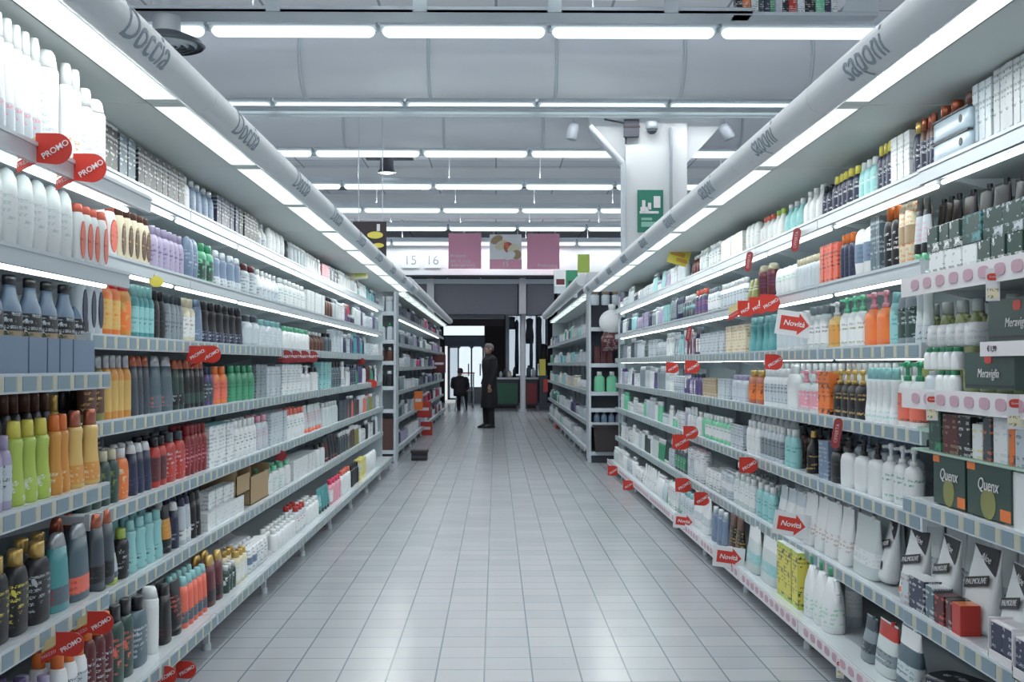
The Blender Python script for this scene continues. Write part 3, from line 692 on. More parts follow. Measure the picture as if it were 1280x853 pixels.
def segments(side, where, z, XF, segs, lvl, rows=1, y_is=False, far=False, dz=0):
    """segs along one shelf, each (x0, x1, count, kind, body, cap, label, height, ink?, desc?)"""
    s = -1 if side == 'left' else 1
    prev = None
    for q in segs:
        xa, xb, n, kind, c1, c2, c3, h = q[:8]
        ink = q[8] if len(q) > 8 and q[8] else ('slate' if c3 not in ('black', 'navy', 'slate', 'darkgreen', 'maroon', 'steel') else 'pale')
        desc = q[9] if len(q) > 9 else None
        X = XF+.05
        ya, yb = (xa, xb) if y_is else (depth(xa, s*X), depth(xb, s*X))
        if ya > yb: ya, yb = yb, ya
        step = (yb-ya)/n; w = step*.94
        d = {'bo': .06, 'pa': .09, 'po': .075, 'ju': .085, 'jr': min(w, .07), 'cy': w, 'rd': w}.get(kind, min(max(w*.75, .03), .055))
        d = min(d, .16)
        if kind in ('cy', 'rd', 'jr') and w > .075: w = d = .072
        ds = describe(kind, c1, c2, desc)
        pv = prev or 'the %s end' % ('near' if side else '')
        label = '%s, %s, %s %s' % (ds, where, ('past' if (prev) else 'nearest'), ('the '+prev) if prev else 'the camera')
        if label in used:
            label = '%s, %s, about %s metres along' % (ds, where, {2: 'two'}.get(int(ya), str(int(ya*2)/2).replace('.0', '')))
        k = 0
        while label in used:
            k += 1; label = '%s, %s, about %.1f metres along' % (ds, where, ya+.1*k)
        if len(label.split()) > 16:
            label = '%s, %s' % (ds, where)
            if label in used: label = '%s, %s, about %d metres away' % (ds, where, round(ya))
        used.add(label)
        prev = '%s %s' % (adj(c1), KW[kind][1].split()[-1]+('es' if KW[kind][1].endswith('ch') else 's'))
        for r_ in range(rows if ya < 8 else 1):
            for i in range(n):
                yy = ya+step*(i+.5); yaw = (PI/2 if s < 0 else -PI/2)+R.uniform(-.05, .05)
                x = s*(XF+.022+d/2+r_*(d+.006)+R.uniform(0, .006))
                put(kind, (round(w, 4), round(d, 4), h, c1, c2, c3, ink), x, yy, z+dz, yaw, label)

# ---- product rows, read off shelf by shelf (x0, x1 are where the row starts and ends along the shelf)
def W_(lvl, side, near=False): return '%s %s%s shelf' % (ORD[lvl], 'near-' if near else '', side)
def fill(side, where, z, XF, y0, y1, cols, gap, far=False, wmul=1.0, kinds='sh sh wa cy sl tu ov ta jr bo pa rd'.split(), rows=1):
    y = y0; last = None; segs = []
    while y < y1-.05:
        for t in range(40):
            kind = R.choice(kinds); c1 = R.choice(cols); c2 = R.choice(['white', 'white', 'pale', c1, R.choice(cols), 'silver']); c3 = R.choice(['white', 'pale', c1, R.choice(cols)])
            ds = describe(kind, c1, c2, None)
            if (where, ds) not in used: break
        used.add((where, ds))
        w = {'bo': .085, 'pa': .1, 'po': .12, 'jr': .07, 'sl': .045, 'tu': .052}.get(kind, .06)*R.uniform(.9, 1.15)*wmul
        n = max(1, min(R.randint(3, 6), int((y1-y)/w)))
        h = {'bo': .15, 'pa': .13, 'jr': .1, 'po': .2}.get(kind, .19)*R.uniform(.85, 1.12); h = min(h, gap-.03)
        segs.append((y, y+n*w, n, kind, c1, c2, c3, h)); y += n*w+R.uniform(.002, .02)
    segments(side, where, z, XF, segs, 0, rows, True, far)

# LEFT, near bay
n_ = lambda l, s: W_(l, s, True)
z, X = LB[1]; segments('left', n_(1, 'left'), z, X, [
 (-46, 42, 7, 'wa', 'white', 'white', 'pale', .3, 'pink', 'white bottle with pink flower print'), (44, 72, 1, 'cy', 'white', 'white', 'white', .3, 'pale', 'plain white cylinder bottle'),
 (73, 96, 2, 'wa', 'white', 'white', 'white', .295, 'amber', 'white bottle with thin amber print'), (97, 110, 1, 'sl', 'white', 'white', 'white', .26, 'pale', 'slim plain white bottle'), (111, 124, 1, 'cy', 'white', 'white', 'white', .25, 'pale', 'white round stick bottle')], 1)
z, X = LB[2]; segments('left', n_(2, 'left'), z, X, [
 (-74, 86, 8, 'ov', 'white', 'white', 'white', .215, 'pale', 'smooth white rounded capsule bottle'), (88, 126, 4, 'so', 'white', 'coral', 'coral', .19, 'red', 'white bottle with red oval print')], 2)
z, X = LB[3]; segments('left', n_(3, 'left'), z, X+.07, [
 (-91, 108, 8, 'bl', 'blue', 'black', 'black', .29, 'pale', 'blue-grey bottle with black label')], 3)
for i, (a, b) in enumerate(((-91, -67), (-66, -42), (-41, -17), (-16, 22), (23, 46), (47, 62), (63, 79), (80, 107))):
    ya, yb = depth(a, -(X+.05)), depth(b, -(X+.05)); o = MB()
    o.box(-(X+.02), -(X+.065), ya+.002, yb-.002, z, z+.108).box(-(X+.065), -(X+.13), ya+.002, ya+.005, z, z+.105).box(-(X+.065), -(X+.13), yb-.005, yb-.002, z, z+.105)
    tag(o.build('display_tray', body('blue')), 'plain blue-grey display tray in front of the black-labelled bottles', 'tray', 'blue-grey trays on the third near-left shelf')
z, X = LB[4]; segments('left', n_(4, 'left'), z, X, [
 (-104, 8, 8, 'sh', 'lilac', 'lilac', 'pale', .2, 'slate'), (10, 60, 3, 'wa', 'lime', 'yellow', 'lime', .235, 'white', 'green see-through bottle with lime cap'), (61, 84, 2, 'wa', 'amber', 'orange', 'amber', .24, 'cream', 'narrow amber bottle with orange cap'), (85, 122, 2, 'wa', 'gold', 'copper', 'amber', .245, 'cream', 'golden bottle with copper cap')], 4)
segments('left', n_(4, 'left')+' back row', z, X+.16, [(-84, 60, 10, 'sh', 'black', 'brown', 'brown', .3, 'gold'), (62, 72, 1, 'sh', 'gold', 'gold', 'amber', .29), (74, 126, 4, 'sl', 'black', 'black', 'black', .3, 'silver')], 4)
z, X = LB[5]; segments('left', n_(5, 'left'), z, X, [
 (-106, 34, 5, 'sh', 'black', 'gold', 'black', .235, 'yellow', 'black bottle with gold cap and round label'), (36, 60, 1, 'sh', 'black', 'gold', 'black', .235, 'silver', 'black bottle with gold collar'), (62, 86, 1, 'ta', 'teal', 'silver', 'steel', .235, 'red', 'teal-grey tapered bottle with silver cap'), (87, 112, 1, 'ta', 'steel', 'silver', 'coral', .24, 'red', 'blue-grey tapered bottle with red label'), (113, 142, 2, 'ta', 'slate', 'copper', 'black', .25, 'slate', 'dark tapered bottle with copper cap')], 5)
segments('left', n_(5, 'left')+' back row', z, X+.09, [(20, 60, 2, 'sh', 'black', 'gold', 'black', .225, 'gold'), (66, 118, 4, 'ta', 'slate', 'copper', 'black', .25, 'slate')], 5)
z, X = BASEL; segments('left', 'base near-left shelf', z, X+.02, [
 (-84, -8, 4, 'sh', 'pale', 'lilac', 'purple', .24, 'lilac'), (-6, 34, 3, 'sh', 'purple', 'purple', 'purple', .235, 'lilac', 'purple bottle with purple cap'), (38, 62, 2, 'sh', 'lilac', 'lilac', 'white', .2, 'purple', 'lilac bottle with pale lilac cap'), (70, 106, 3, 'sh', 'white', 'orange', 'pale', .235, 'slate', 'white bottle with orange cap'), (107, 138, 3, 'sl', 'maroon', 'orange', 'maroon', .27, 'pale', 'dark red bottle with orange cap')], 7, rows=2)

# LEFT, main run
z, X = LM[1]; w = W_(1, 'left'); segments('left', w, z, X, [
 (121, 138, 2, 'bo', 'white', 'white', 'black', .185, 'white', 'black and white striped carton'), (140, 160, 2, 'bo', 'steel', 'white', 'steel', .175, 'white', 'blue-grey carton with white edges'), (162, 222, 8, 'bo', 'white', 'white', 'black', .165, 'pale', 'narrow white carton with black front'), (223, 231, 1, 'sl', 'white', 'silver', 'white', .165, 'pale', 'plain white narrow bottle'), (232, 262, 4, 'sh', 'blue', 'silver', 'blue', .165, 'steel', 'blue bottle with round silver cap'), (264, 292, 5, 'bo', 'white', 'white', 'navy', .165, 'pale', 'narrow white carton with navy front'), (293, 317, 5, 'bo', 'steel', 'white', 'black', .165, 'white', 'narrow steel carton with black front'), (318, 330, 2, 'rd', 'white', 'white', 'pale', .165), (331, 352, 4, 'ov', 'white', 'pale', 'white', .165, 'pale'), (353, 358, 1, 'cy', 'black', 'black', 'black', .15), (359, 380, 5, 'cy', 'pale', 'white', 'white', .155, 'pale'), (381, 398, 5, 'wa', 'white', 'white', 'white', .15, 'pale'), (399, 408, 3, 'bo', 'pink', 'pink', 'pink', .13, 'coral'), (409, 424, 6, 'sl', 'black', 'silver', 'slate', .15, 'white')], 1)
fill('left', w, z, X, 9.7, 13.75, 'white white pale pale clear clear pale grey navy pink teal'.split(), .19, True)
z, X = LM[2]; w = W_(2, 'left'); segments('left', w, z, X, [
 (112, 140, 2, 'so', 'white', 'coral', 'coral', .2, 'red', 'white bottle with red oval print'), (142, 182, 5, 'so', 'cream', 'brown', 'brown', .2, 'gold', 'cream bottle with brown print and cap'), (184, 225, 6, 'sh', 'lilac', 'lilac', 'lilac', .185, 'purple', 'pale lilac bottle with lilac cap'), (228, 244, 2, 'ov', 'blue', 'blue', 'blue', .2, 'pale', 'blue-grey rounded bottle'), (245, 262, 2, 'sh', 'green', 'green', 'darkgreen', .195, 'mint', 'large green bottle'), (264, 298, 4, 'wa', 'blue', 'pale', 'pale', .19, 'navy', 'blue-grey waisted bottle'), (300, 318, 2, 'sl', 'grey', 'maroon', 'pale', .18, 'slate', 'grey bottle with dark red cap'), (320, 345, 5, 'rd', 'white', 'white', 'pale', .18, 'purple'), (346, 378, 6, 'sh', 'clear', 'white', 'white', .18, 'teal'), (380, 402, 5, 'bo', 'white', 'pale', 'white', .17, 'pale'), (403, 416, 4, 'sl', 'brown', 'black', 'black', .18, 'pink'), (417, 428, 4, 'cy', 'white', 'white', 'pale', .17, 'slate'), (429, 434, 3, 'cy', 'red', 'red', 'white', .18, 'white')], 2)
fill('left', w, z, X, 9.9, 13.75, 'white pale pale grey slate clear purple navy black pale'.split(), .24, True)
z, X = LM[3]; w = W_(3, 'left'); segments('left', w, z, X, [
 (93, 121, 3, 'so', 'pale', 'black', 'navy', .215, 'black', 'pale bottle with dark streak'), (122, 146, 2, 'sl', 'orange', 'rose', 'gold', .225, 'orange', 'orange bottle with rose-red cap'), (148, 160, 1, 'sl', 'amber', 'rose', 'orange', .225, 'gold', 'amber bottle with crimson cap'), (162, 186, 4, 'sl', 'teal', 'aqua', 'aqua', .21, 'teal'), (187, 202, 2, 'sh', 'black', 'black', 'black', .205, 'slate'), (203, 224, 4, 'sh', 'grey', 'slate', 'grey', .2, 'slate'), (225, 240, 2, 'sl', 'cream', 'cream', 'white', .2, 'tan'), (241, 249, 1, 'ta', 'blue', 'blue', 'blue', .205, 'pale'), (250, 300, 6, 'wa', 'black', 'black', 'navy', .205, 'pale', 'dark curvy bottle with black cap'), (302, 321, 2, 'sl', 'pale', 'slate', 'pale', .18, 'pale', 'pale grey bottle with dark cap'), (322, 350, 4, 'sh', 'pale', 'aqua', 'pale', .17, 'white'), (351, 384, 7, 'sl', 'white', 'mint', 'white', .155, 'mint', 'small white bottle with mint cap'), (385, 402, 4, 'rd', 'brown', 'white', 'black', .15, 'red'), (403, 412, 2, 'sh', 'slate', 'black', 'black', .16), (413, 426, 3, 'bo', 'pale', 'white', 'pale', .2, 'white'), (427, 440, 4, 'sh', 'navy', 'white', 'purple', .18)], 3)
fill('left', w, z, X, 10.7, 13.75, 'slate grey navy white pale purple black clear teal'.split(), .23, True)
z, X = LM[4]; w = W_(4, 'left'); segments('left', w, z, X, [
 (104, 126, 2, 'sh', 'olive', 'silver', 'brown', .23, 'gold'), (127, 158, 4, 'sl', 'amber', 'silver', 'gold', .235, 'gold', 'golden yellow bottle with silver cap'), (159, 184, 3, 'ta', 'slate', 'copper', 'slate', .235, 'slate', 'dark slate tapered bottle with copper cap'), (185, 212, 2, 'ta', 'steel', 'silver', 'steel', .235, 'coral', 'wide slate bottle with red and silver cap'), (213, 226, 2, 'ta', 'darkgreen', 'copper', 'black', .22, 'pale'), (227, 252, 4, 'ta', 'black', 'copper', 'darkgreen', .22, 'slate', 'very dark tapered bottle with copper cap'), (253, 262, 2, 'sh', 'purple', 'navy', 'slate', .19), (263, 281, 2, 'sh', 'orange', 'orange', 'coral', .19, 'red', 'bright orange bottle'), (283, 314, 4, 'sh', 'green', 'green', 'green', .195, 'darkgreen', 'bright green bottle with dark print'), (315, 328, 2, 'bo', 'grey', 'slate', 'grey', .2), (329, 348, 3, 'pa', 'pale', 'navy', 'pale', .19, 'grey'), (349, 372, 4, 'bo', 'white', 'aqua', 'white', .2, 'teal'), (373, 386, 2, 'pu', 'white', 'white', 'white', .2, 'pale'), (387, 395, 2, 'sl', 'white', 'black', 'black', .18), (396, 410, 3, 'bo', 'white', 'white', 'aqua', .22), (411, 424, 4, 'sh', 'steel', 'black', 'slate', .22), (425, 430, 1, 'wa', 'white', 'white', 'pale', .23), (431, 442, 4, 'sl', 'navy', 'navy', 'purple', .2)], 4)
fill('left', w, z, X, 10.9, 13.75, 'slate green navy white purple black maroon pale'.split(), .25, True)
z, X = LM[5]; w = W_(5, 'left'); segments('left', w, z, X, [
 (98, 144, 4, 'sh', 'darkgreen', 'cream', 'darkgreen', .195, 'olive', 'dark green bottle with cream cap'), (145, 158, 1, 'sh', 'orange', 'white', 'orange', .19, 'cream', 'single orange bottle with white cap'), (159, 186, 3, 'ta', 'navy', 'white', 'navy', .195, 'purple', 'navy bottle with white cap'), (187, 205, 2, 'sh', 'red', 'black', 'maroon', .205, 'slate', 'red bottle with black cap'), (206, 228, 2, 'sh', 'red', 'slate', 'red', .21, 'pale', 'wide red bottle with slate top'), (229, 254, 5, 'sh', 'crimson', 'crimson', 'crimson', .225, 'pink', 'dark red bottle with dark red cap'), (256, 288, 3, 'bo', 'clear', 'aqua', 'white', .2, 'blue', 'pale carton with blue and tan print'), (290, 318, 5, 'sl', 'white', 'white', 'white', .2, 'navy', 'slim white bottle with dark stripe'), (319, 332, 2, 'sh', 'pale', 'pink', 'pale', .2, 'pink'), (333, 355, 4, 'bo', 'pale', 'pale', 'pale', .2, 'grey'), (356, 378, 5, 'sl', 'white', 'coral', 'white', .2, 'teal'), (379, 400, 5, 'tu', 'clear', 'coral', 'pale', .2, 'coral'), (401, 420, 5, 'sh', 'clear', 'clear', 'clear', .19, 'aqua'), (421, 442, 5, 'bo', 'slate', 'black', 'slate', .18, 'black', 'wide dark slate carton')], 5, rows=2)
fill('left', w, z, X, 10.9, 13.75, 'white pale olive slate coral brown grey'.split(), .26, True)
z, X = LM[6]; w = W_(6, 'left'); segments('left', w, z, X, [
 (100, 132, 2, 'ta', 'slate', 'copper', 'slate', .22, 'black'), (133, 146, 1, 'tu', 'steel', 'lime', 'pale', .15, 'lime', 'small grey tube with lime print'), (147, 158, 1, 'sl', 'black', 'lime', 'black', .185, 'silver', 'black bottle with lime cap'), (159, 201, 4, 'wa', 'aqua', 'aqua', 'aqua', .2, 'slate', 'aqua curvy bottle with dark side print'), (203, 213, 1, 'tu', 'black', 'black', 'amber', .2, 'gold', 'black and amber tube'), (214, 222, 1, 'ta', 'navy', 'white', 'navy', .2, 'pale'), (223, 236, 2, 'ta', 'pale', 'navy', 'white', .205, 'navy', 'white tapered bottle with navy cap'), (237, 249, 2, 'ta', 'black', 'black', 'black', .21, 'white', 'black tapered bottle with white print'), (252, 300, 4, 'bo', 'white', 'white', 'white', .085, 'pale', 'white boxy pack in the lower stack'), (330, 362, 4, 'sh', 'white', 'mint', 'white', .16, 'mint', 'white bottle with mint green cap'), (363, 392, 5, 'bo', 'mint', 'white', 'white', .14, 'pale', 'mint and white carton'), (393, 404, 2, 'sh', 'white', 'black', 'pale', .17, 'navy'), (405, 420, 4, 'tu', 'black', 'maroon', 'black', .2, 'red'), (421, 440, 6, 'sh', 'slate', 'white', 'brown', .19, 'coral')], 6, rows=2)
segments('left', w+' upper stack', z+.087, X+.02, [(255, 292, 4, 'bo', 'white', 'white', 'white', .085, 'grey', 'white boxy pack in the upper stack')], 6)
for k, (a, b, zz, hh, lb) in enumerate(((285, 302, .09, .13, 'open tan cardboard box behind the stacked white packs'), (303, 327, 0, .2, 'tall tan cardboard box beside the mint-capped bottles'))):
    ya, yb = depth(a, -(X+.08)), depth(b, -(X+.08)); e = empty('cardboard_box', (-(X+.13), (ya+yb)/2, z+zz)); h = (yb-ya)/2
    CB = plain('cardboard', (172, 148, 114), .8, var=.08); m = MB(); t_ = .005
    m.box(-.1, .1, -h, h, 0, t_).box(-.1, .1, -h, -h+t_, 0, hh).box(-.1, .1, h-t_, h, 0, hh).box(-.1, -.1+t_, -h, h, 0, hh).box(.1-t_, .1, -h, h, 0, hh*.8); m.build('box', CB, e)
    MB().prism([(-h, hh), (-h-.03, hh+.03), (-h-.027, hh+.032), (-h+.003, hh)], -.1, .1, 'x').build('flap', CB, e); tag(e, lb, 'cardboard box')
fill('left', w, z, X, 10.9, 13.75, 'slate white brown black white olive pale'.split(), .25, True)
z, X = BASEL; X += .02; w = 'base left shelf'; segments('left', w, z, X, [
 (139, 166, 2, 'sl', 'darkgreen', 'black', 'darkgreen', .27, 'coral', 'tall dark green bottle with black cap'), (167, 183, 1, 'sh', 'steel', 'black', 'steel', .25, 'pale'), (185, 200, 1, 'cy', 'white', 'white', 'white', .25, 'white', 'plain white tall can'), (202, 214, 1, 'ta', 'black', 'black', 'black', .23, 'maroon', 'black bottle with faint red band'), (215, 226, 1, 'tu', 'black', 'black', 'black', .22, 'coral', 'black tube with small red print'), (227, 256, 5, 'ta', 'coral', 'aqua', 'steel', .21, 'coral', 'clear and coral bottle with aqua cap'), (258, 278, 2, 'ta', 'maroon', 'gold', 'black', .225, 'maroon', 'dark maroon tapered bottle with gold cap'), (279, 292, 3, 'sh', 'darkgreen', 'white', 'darkgreen', .13, 'white'), (293, 306, 3, 'sh', 'cream', 'gold', 'white', .16, 'cream', 'cream bottle with gold cap'), (308, 332, 5, 'pa', 'blue', 'pale', 'white', .13, 'blue', 'small blue and white pack'), (340, 367, 6, 'sl', 'white', 'white', 'pale', .13, 'darkgreen', 'small white bottle with green label'), (368, 380, 3, 'sh', 'pale', 'red', 'white', .17, 'red'), (381, 396, 4, 'sh', 'white', 'white', 'green', .15), (397, 410, 4, 'tu', 'teal', 'darkgreen', 'aqua', .18, 'darkgreen'), (411, 424, 4, 'sh', 'pink', 'rose', 'white', .19, 'pink'), (425, 436, 4, 'sh', 'white', 'coral', 'pale', .2, 'navy'), (437, 446, 5, 'sh', 'black', 'black', 'maroon', .19), (447, 455, 4, 'bo', 'yellow', 'white', 'yellow', .19, 'white', 'bright yellow and white carton'), (456, 468, 6, 'ov', 'white', 'white', 'white', .19, 'pale')], 7, rows=2)
e = empty('shelf_divider', (-(X+.03), depth(347, -X), z)); MB().box(-.3, .0, -.006, .006, 0, .02).prism([(-.3, .02), (.0, .02), (-.3, .16)], -.004, .004, 'y').build('panel', INKW, e); tag(e, 'white slanted shelf divider on the left base shelf', 'divider')

# RIGHT, near bay
z, X = RB[1]; segments('right', n_(1, 'right'), z, X, [
 (1180, 1206, 2, 'sh', 'brown', 'copper', 'brown', .2, 'pale', 'brown bottle with shiny brown cap'), (1208, 1226, 1, 'sh', 'brown', 'brown', 'brown', .2, 'tan', 'brown bottle behind grey wrap'), (1228, 1252, 3, 'bo', 'pale', 'white', 'pale', .2, 'slate', 'tall silver-grey carton with dark print'), (1254, 1384, 13, 'bo', 'silver', 'white', 'silver', .21, 'darkgreen', 'tall silver carton with green print')], 1)
for k, zz in enumerate((.0, .072)):
    ya, yb = depth(1177, X+.03), depth(1224, X+.03); e = empty('wrapped_pack', (X+.018, (ya+yb)/2, z+zz)); h = abs(ya-yb)/2
    m = MB(); m.loft([(0, .012, h*.96), (.01, .016, h), (.06, .016, h), (.068, .012, h*.96)], 16, 5); m.build('wrap', plain('grey_blue_wrap', (160, 178, 192), .3), e)
    m = MB(); m.loft([(0, .013, .013), (.002, .013, .013)], 14); m.xform(Matrix.Translation((-.0165, -h*.6, .04)) @ Matrix.Rotation(PI/2, 4, 'Y')); m.build('round_mark', INKD, e)
    MB().box(-.0165, .0, -h*.98, h*.98, .066, .072).build('dark_edge', INKD, e)
    tag(e, '%s grey-blue wrapped pack with round dark mark before the brown bottles' % ('lower' if k == 0 else 'upper'), 'pack')
z, X = RB[2]
segments('right', n_(2, 'right'), z, X, [(1172, 1212, 4, 'bo', 'darkgreen', 'white', 'white', .08, 'darkgreen', 'lower white and dark green box'), (1213, 1232, 1, 'bo', 'white', 'white', 'white', .08, 'pale', 'lower plain white box'), (1233, 1389, 7, 'bo', 'darkgreen', 'darkgreen', 'darkgreen', .081, 'white', 'lower dark green box')], 2)
segments('right', n_(2, 'right')+' upper tier', z+.083, X, [(1170, 1212, 3, 'bo', 'darkgreen', 'white', 'darkgreen', .08, 'white', 'upper green box with white script'), (1213, 1240, 1, 'bo', 'darkgreen', 'darkgreen', 'darkgreen', .084, 'teal', 'upper plain green box'), (1241, 1389, 5, 'bo', 'darkgreen', 'darkgreen', 'darkgreen', .085, 'pale', 'upper dark green box with pale leaves')], 2)
segments('right', n_(2, 'right')+' back', z, X+.13, [(1170, 1200, 3, 'po', 'black', 'black', 'pink', .29, 'orange', 'black bag with pink and orange print'), (1202, 1262, 3, 'po', 'black', 'black', 'black', .285, 'black', 'plain black bag'), (1264, 1372, 6, 'po', 'black', 'black', 'orange', .28, 'black', 'black bag with orange print')], 2)
z, X = RB[3]
segments('right', n_(3, 'right')+' back', z+.0, X+.16, [(1155, 1380, 10, 'ju', 'yellowgreen', 'white', 'olive', .31, 'yellowgreen', 'yellow-green jug with white spout')], 3)
segments('right', n_(3, 'right'), z, X, [(1160, 1176, 1, 'sh', 'pale', 'pale', 'white', .07, 'green'), (1177, 1202, 3, 'sh', 'white', 'green', 'green', .072, 'white', 'lower white bottle with green collar')], 3)
segments('right', n_(3, 'right')+' second tier', z+.074, X, [(1162, 1204, 5, 'sh', 'white', 'green', 'pale', .07, 'green', 'middle-tier white bottle with green collar')], 3)
segments('right', n_(3, 'right')+' third tier', z+.147, X+.01, [(1166, 1226, 5, 'pa', 'pale', 'pale', 'white', .07, 'pale', 'top-tier clear wrapped pack')], 3)
def dark_box(px0, px1, y0, z0, h, side_txt, lb, c='darkgreen', X=1.37, d=.12, gold=False, ink=None, size=.045):
    ya, yb = depth(px1, X+.02), depth(px0, X+.02); L = (yb-ya)/2; e = empty('soap_box', (X+.02, (ya+yb)/2, z0))
    MB().box(0, d, -L, L, 0, h).build('box', body(c), e)
    if gold:
        m = MB(); m.loft([(-.0012, h*.3, L*.35), (0, h*.3, L*.35)], 20); m.xform(Matrix.Rotation(PI/2, 4, 'Y')); m.xform(Matrix.Translation((0, .0, h*.28))); m.build('round_picture', body('olive'), e)
        MB().box(-.0015, 0, -L, -L*.55, h*.03, h*.24).box(-.0015, .0, L*.6, L, h*.86, h).build('orange_mark', body('orange'), e)
    else:
        m = MB(); m.box(-.001, 0, -L*.95, L*.95, h*.06, h*.12); m.build('pattern_line', body('black'), e)
        m = MB(); m.loft([(-.0015, .014, .024), (0, .014, .024)], 14, 3); m.xform(Matrix.Rotation(PI/2, 4, 'Y')); m.xform(Matrix.Translation((0, 0, h*.82))); m.build('red_mark', REDS, e)
    text(side_txt, size, INKW, e, (-.002, 0, h*(.62 if gold else .42)), (PI/2, 0, -PI/2), shear=.25)
    tag(e, lb, 'box'); return e
dark_box(1206, 1268, 0, 1.18, .105, 'Meraviglia', 'dark green box with white script, lower of two above the near-right label rail', size=.036)
dark_box(1236, 1312, 0, 1.315, .115, 'Meraviglia', 'dark green box with white script, upper of two above the near-right label rail', size=.036)
ya, yb = depth(1300, X+.01), depth(1232, X+.01); e = empty('price_shelf', (X, (ya+yb)/2, 1.285)); h = (yb-ya)/2
MB().box(0, .2, -h, h, 0, .008).build('board', SHEET, e); MB().box(-.006, 0, -h, h, -.012, .028).build('price_rail', INKW, e); text('€ 1,99', .022, INKD, e, (-.008, h*.5, .008), (PI/2, 0, -PI/2))
tag(e, 'short white price rail between the two dark script boxes', 'shelf')
# beneath the label rail: small shelf with copper tins
segments('right', 'copper tins tier below third near-right shelf', 1.045, X+.05, [(1178, 1216, 2, 'jr', 'copper', 'copper', 'brown', .075, 'amber', 'copper-coloured round tin'), (1228, 1250, 1, 'bo', 'white', 'white', 'white', .065, 'white', 'small blank white box'), (1262, 1290, 1, 'jr', 'white', 'white', 'white', .07)], 3)
tag(MB().box(X+.03, X+.3, 2.62, 3.84, 1.03, 1.045).build('glass_shelf', plain('pale_green_shelf', (176, 206, 190), .3)), 'thin pale green shelf carrying the copper tins', 'shelf')
z, X = RB[4]
dark_box(1166, 1205, 0, z+.005, .15, 'Quenx', 'olive-green box with white script and orange marks, nearer the shelf divider', 'darkgreen', gold=True, size=.05)
dark_box(1208, 1262, 0, z+.005, .15, 'Quenx', 'olive-green box with white script and orange marks, nearer the camera', 'darkgreen', gold=True, size=.05)
segments('right', n_(4, 'right'), z, X, [(1263, 1374, 3, 'bo', 'white', 'white', 'white', .15, 'white', 'plain white box beside script boxes')], 4)
tag(MB().box(X+.01, X+.3, 2.62, 3.84, z+.158, z+.165).build('glass_shelf', plain('pale_green_shelf', (176, 206, 190), .3)), 'thin pale green shelf above the olive script boxes', 'shelf')
segments('right', n_(4, 'right')+' upper tier', z+.166, X, [(1168, 1186, 1, 'bo', 'darkgreen', 'orange', 'darkgreen', .13, 'green', 'green box with orange top'), (1187, 1206, 1, 'bo', 'maroon', 'slate', 'maroon', .12, 'tan'), (1207, 1224, 1, 'bo', 'black', 'white', 'black', .12, 'white', 'black box with white lettering print'), (1225, 1238, 1, 'bo', 'white', 'white', 'white', .1, 'yellow'), (1239, 1250, 1, 'bo', 'slate', 'slate', 'slate', .12, 'orange'), (1251, 1270, 1, 'bo', 'white', 'white', 'white', .125, 'pale'), (1271, 1278, 1, 'bo', 'slate', 'orange', 'orange', .12), (1279, 1371, 4, 'bo', 'white', 'pale', 'pale', .125)], 4)
def pouch(px, z0, wpx, h, lb, X=1.40, yaw=0, tilt=-.12, word='PALMOLIVE'):
    y = depth(px, X); e = empty('refill_pouch', (X, y, z0), -PI/2+yaw); e.rotation_euler = (tilt, 0, -PI/2+yaw); w = wpx
    m = MB(); secs = [(0, .43*w, .03), (.02, .49*w, .036), (.3*h, .5*w, .032), (.6*h, .5*w, .02), (.82*h, .49*w, .008), (.97*h, .48*w, .002), (h, .48*w, .002)]
    m.loft(secs, 20, 3.2); m.build('bag', body('white'), e)
    dk = MB(); dk.prism([(-.46*w, h*.99), (.47*w, h*.99), (.47*w, h*.68), (.1*w, h*.78)], -.0245, -.0235, 'y')
    dk.xform(Matrix.Translation((0, .0, .0)) @ Matrix.Identity(4)); 
    dk.v = [(a, b+.024-(.002+.022*max(0, (1-c_/h))*1.6)-.001, c_) for a, b, c_ in dk.v]; dk.build('dark_corner', INKD, e)
    text('Aloe', .032, INKW, e, (.1*w, -.0145, h*.86), (PI/2-.06, .15, 0), shear=.3)
    n = MB(); n.box(-.42*w, .42*w, -.001, .001, -.016, .016); no = n.build('name_band', INKD, e, (0, -.0275, h*.57)); no.rotation_euler = (-.14, -.2, 0)
    text(word, .024, INKW, no, (0, -.0022, 0), bold=0)
    dd = MB(); dd.loft([(-.001, .012, .018), (0, .012, .018)], 12); dd.xform(Matrix.Rotation(PI/2, 4, 'X')); dd.build('drop_mark', INKD, e, (.1*w, -.036, h*.24))
    fl = MB(); fl.loft([(-.001, .012, .01), (0, .012, .01)], 8); fl.xform(Matrix.Rotation(PI/2, 4, 'X')); fl.build('flower_mark', body('orange'), e, (-.22*w, -.037, h*.12))
    tag(e, lb, 'pouch'); return e
z, X = RB[5]
segments('right', n_(5, 'right')+' back row', z, X+.2, [(1130, 1300, 6, 'po', 'white', 'white', 'pale', .23, 'slate', 'plain white pouch')], 5)
pouch(1140, .42, .16, .25, 'white refill pouch with dark corner, leftmost of the dark-lettered ones', 1.47, .1)
pouch(1178, .44, .17, .25, 'white refill pouch with dark corner, second of the dark-lettered ones', 1.46, -.05)
pouch(1222, .44, .17, .26, 'white refill pouch with dark corner, third of the dark-lettered ones', 1.47, .08)
pouch(1264, .44, .18, .25, 'white refill pouch with dark corner, fourth of the dark-lettered ones', 1.44, -.12)
pouch(1312, .44, .17, .24, 'white refill pouch with dark corner, nearest the camera', 1.45, .1)
pouch(1108, .41, .15, .25, 'white refill pouch with dark corner half behind its neighbour', 1.52, -.1)
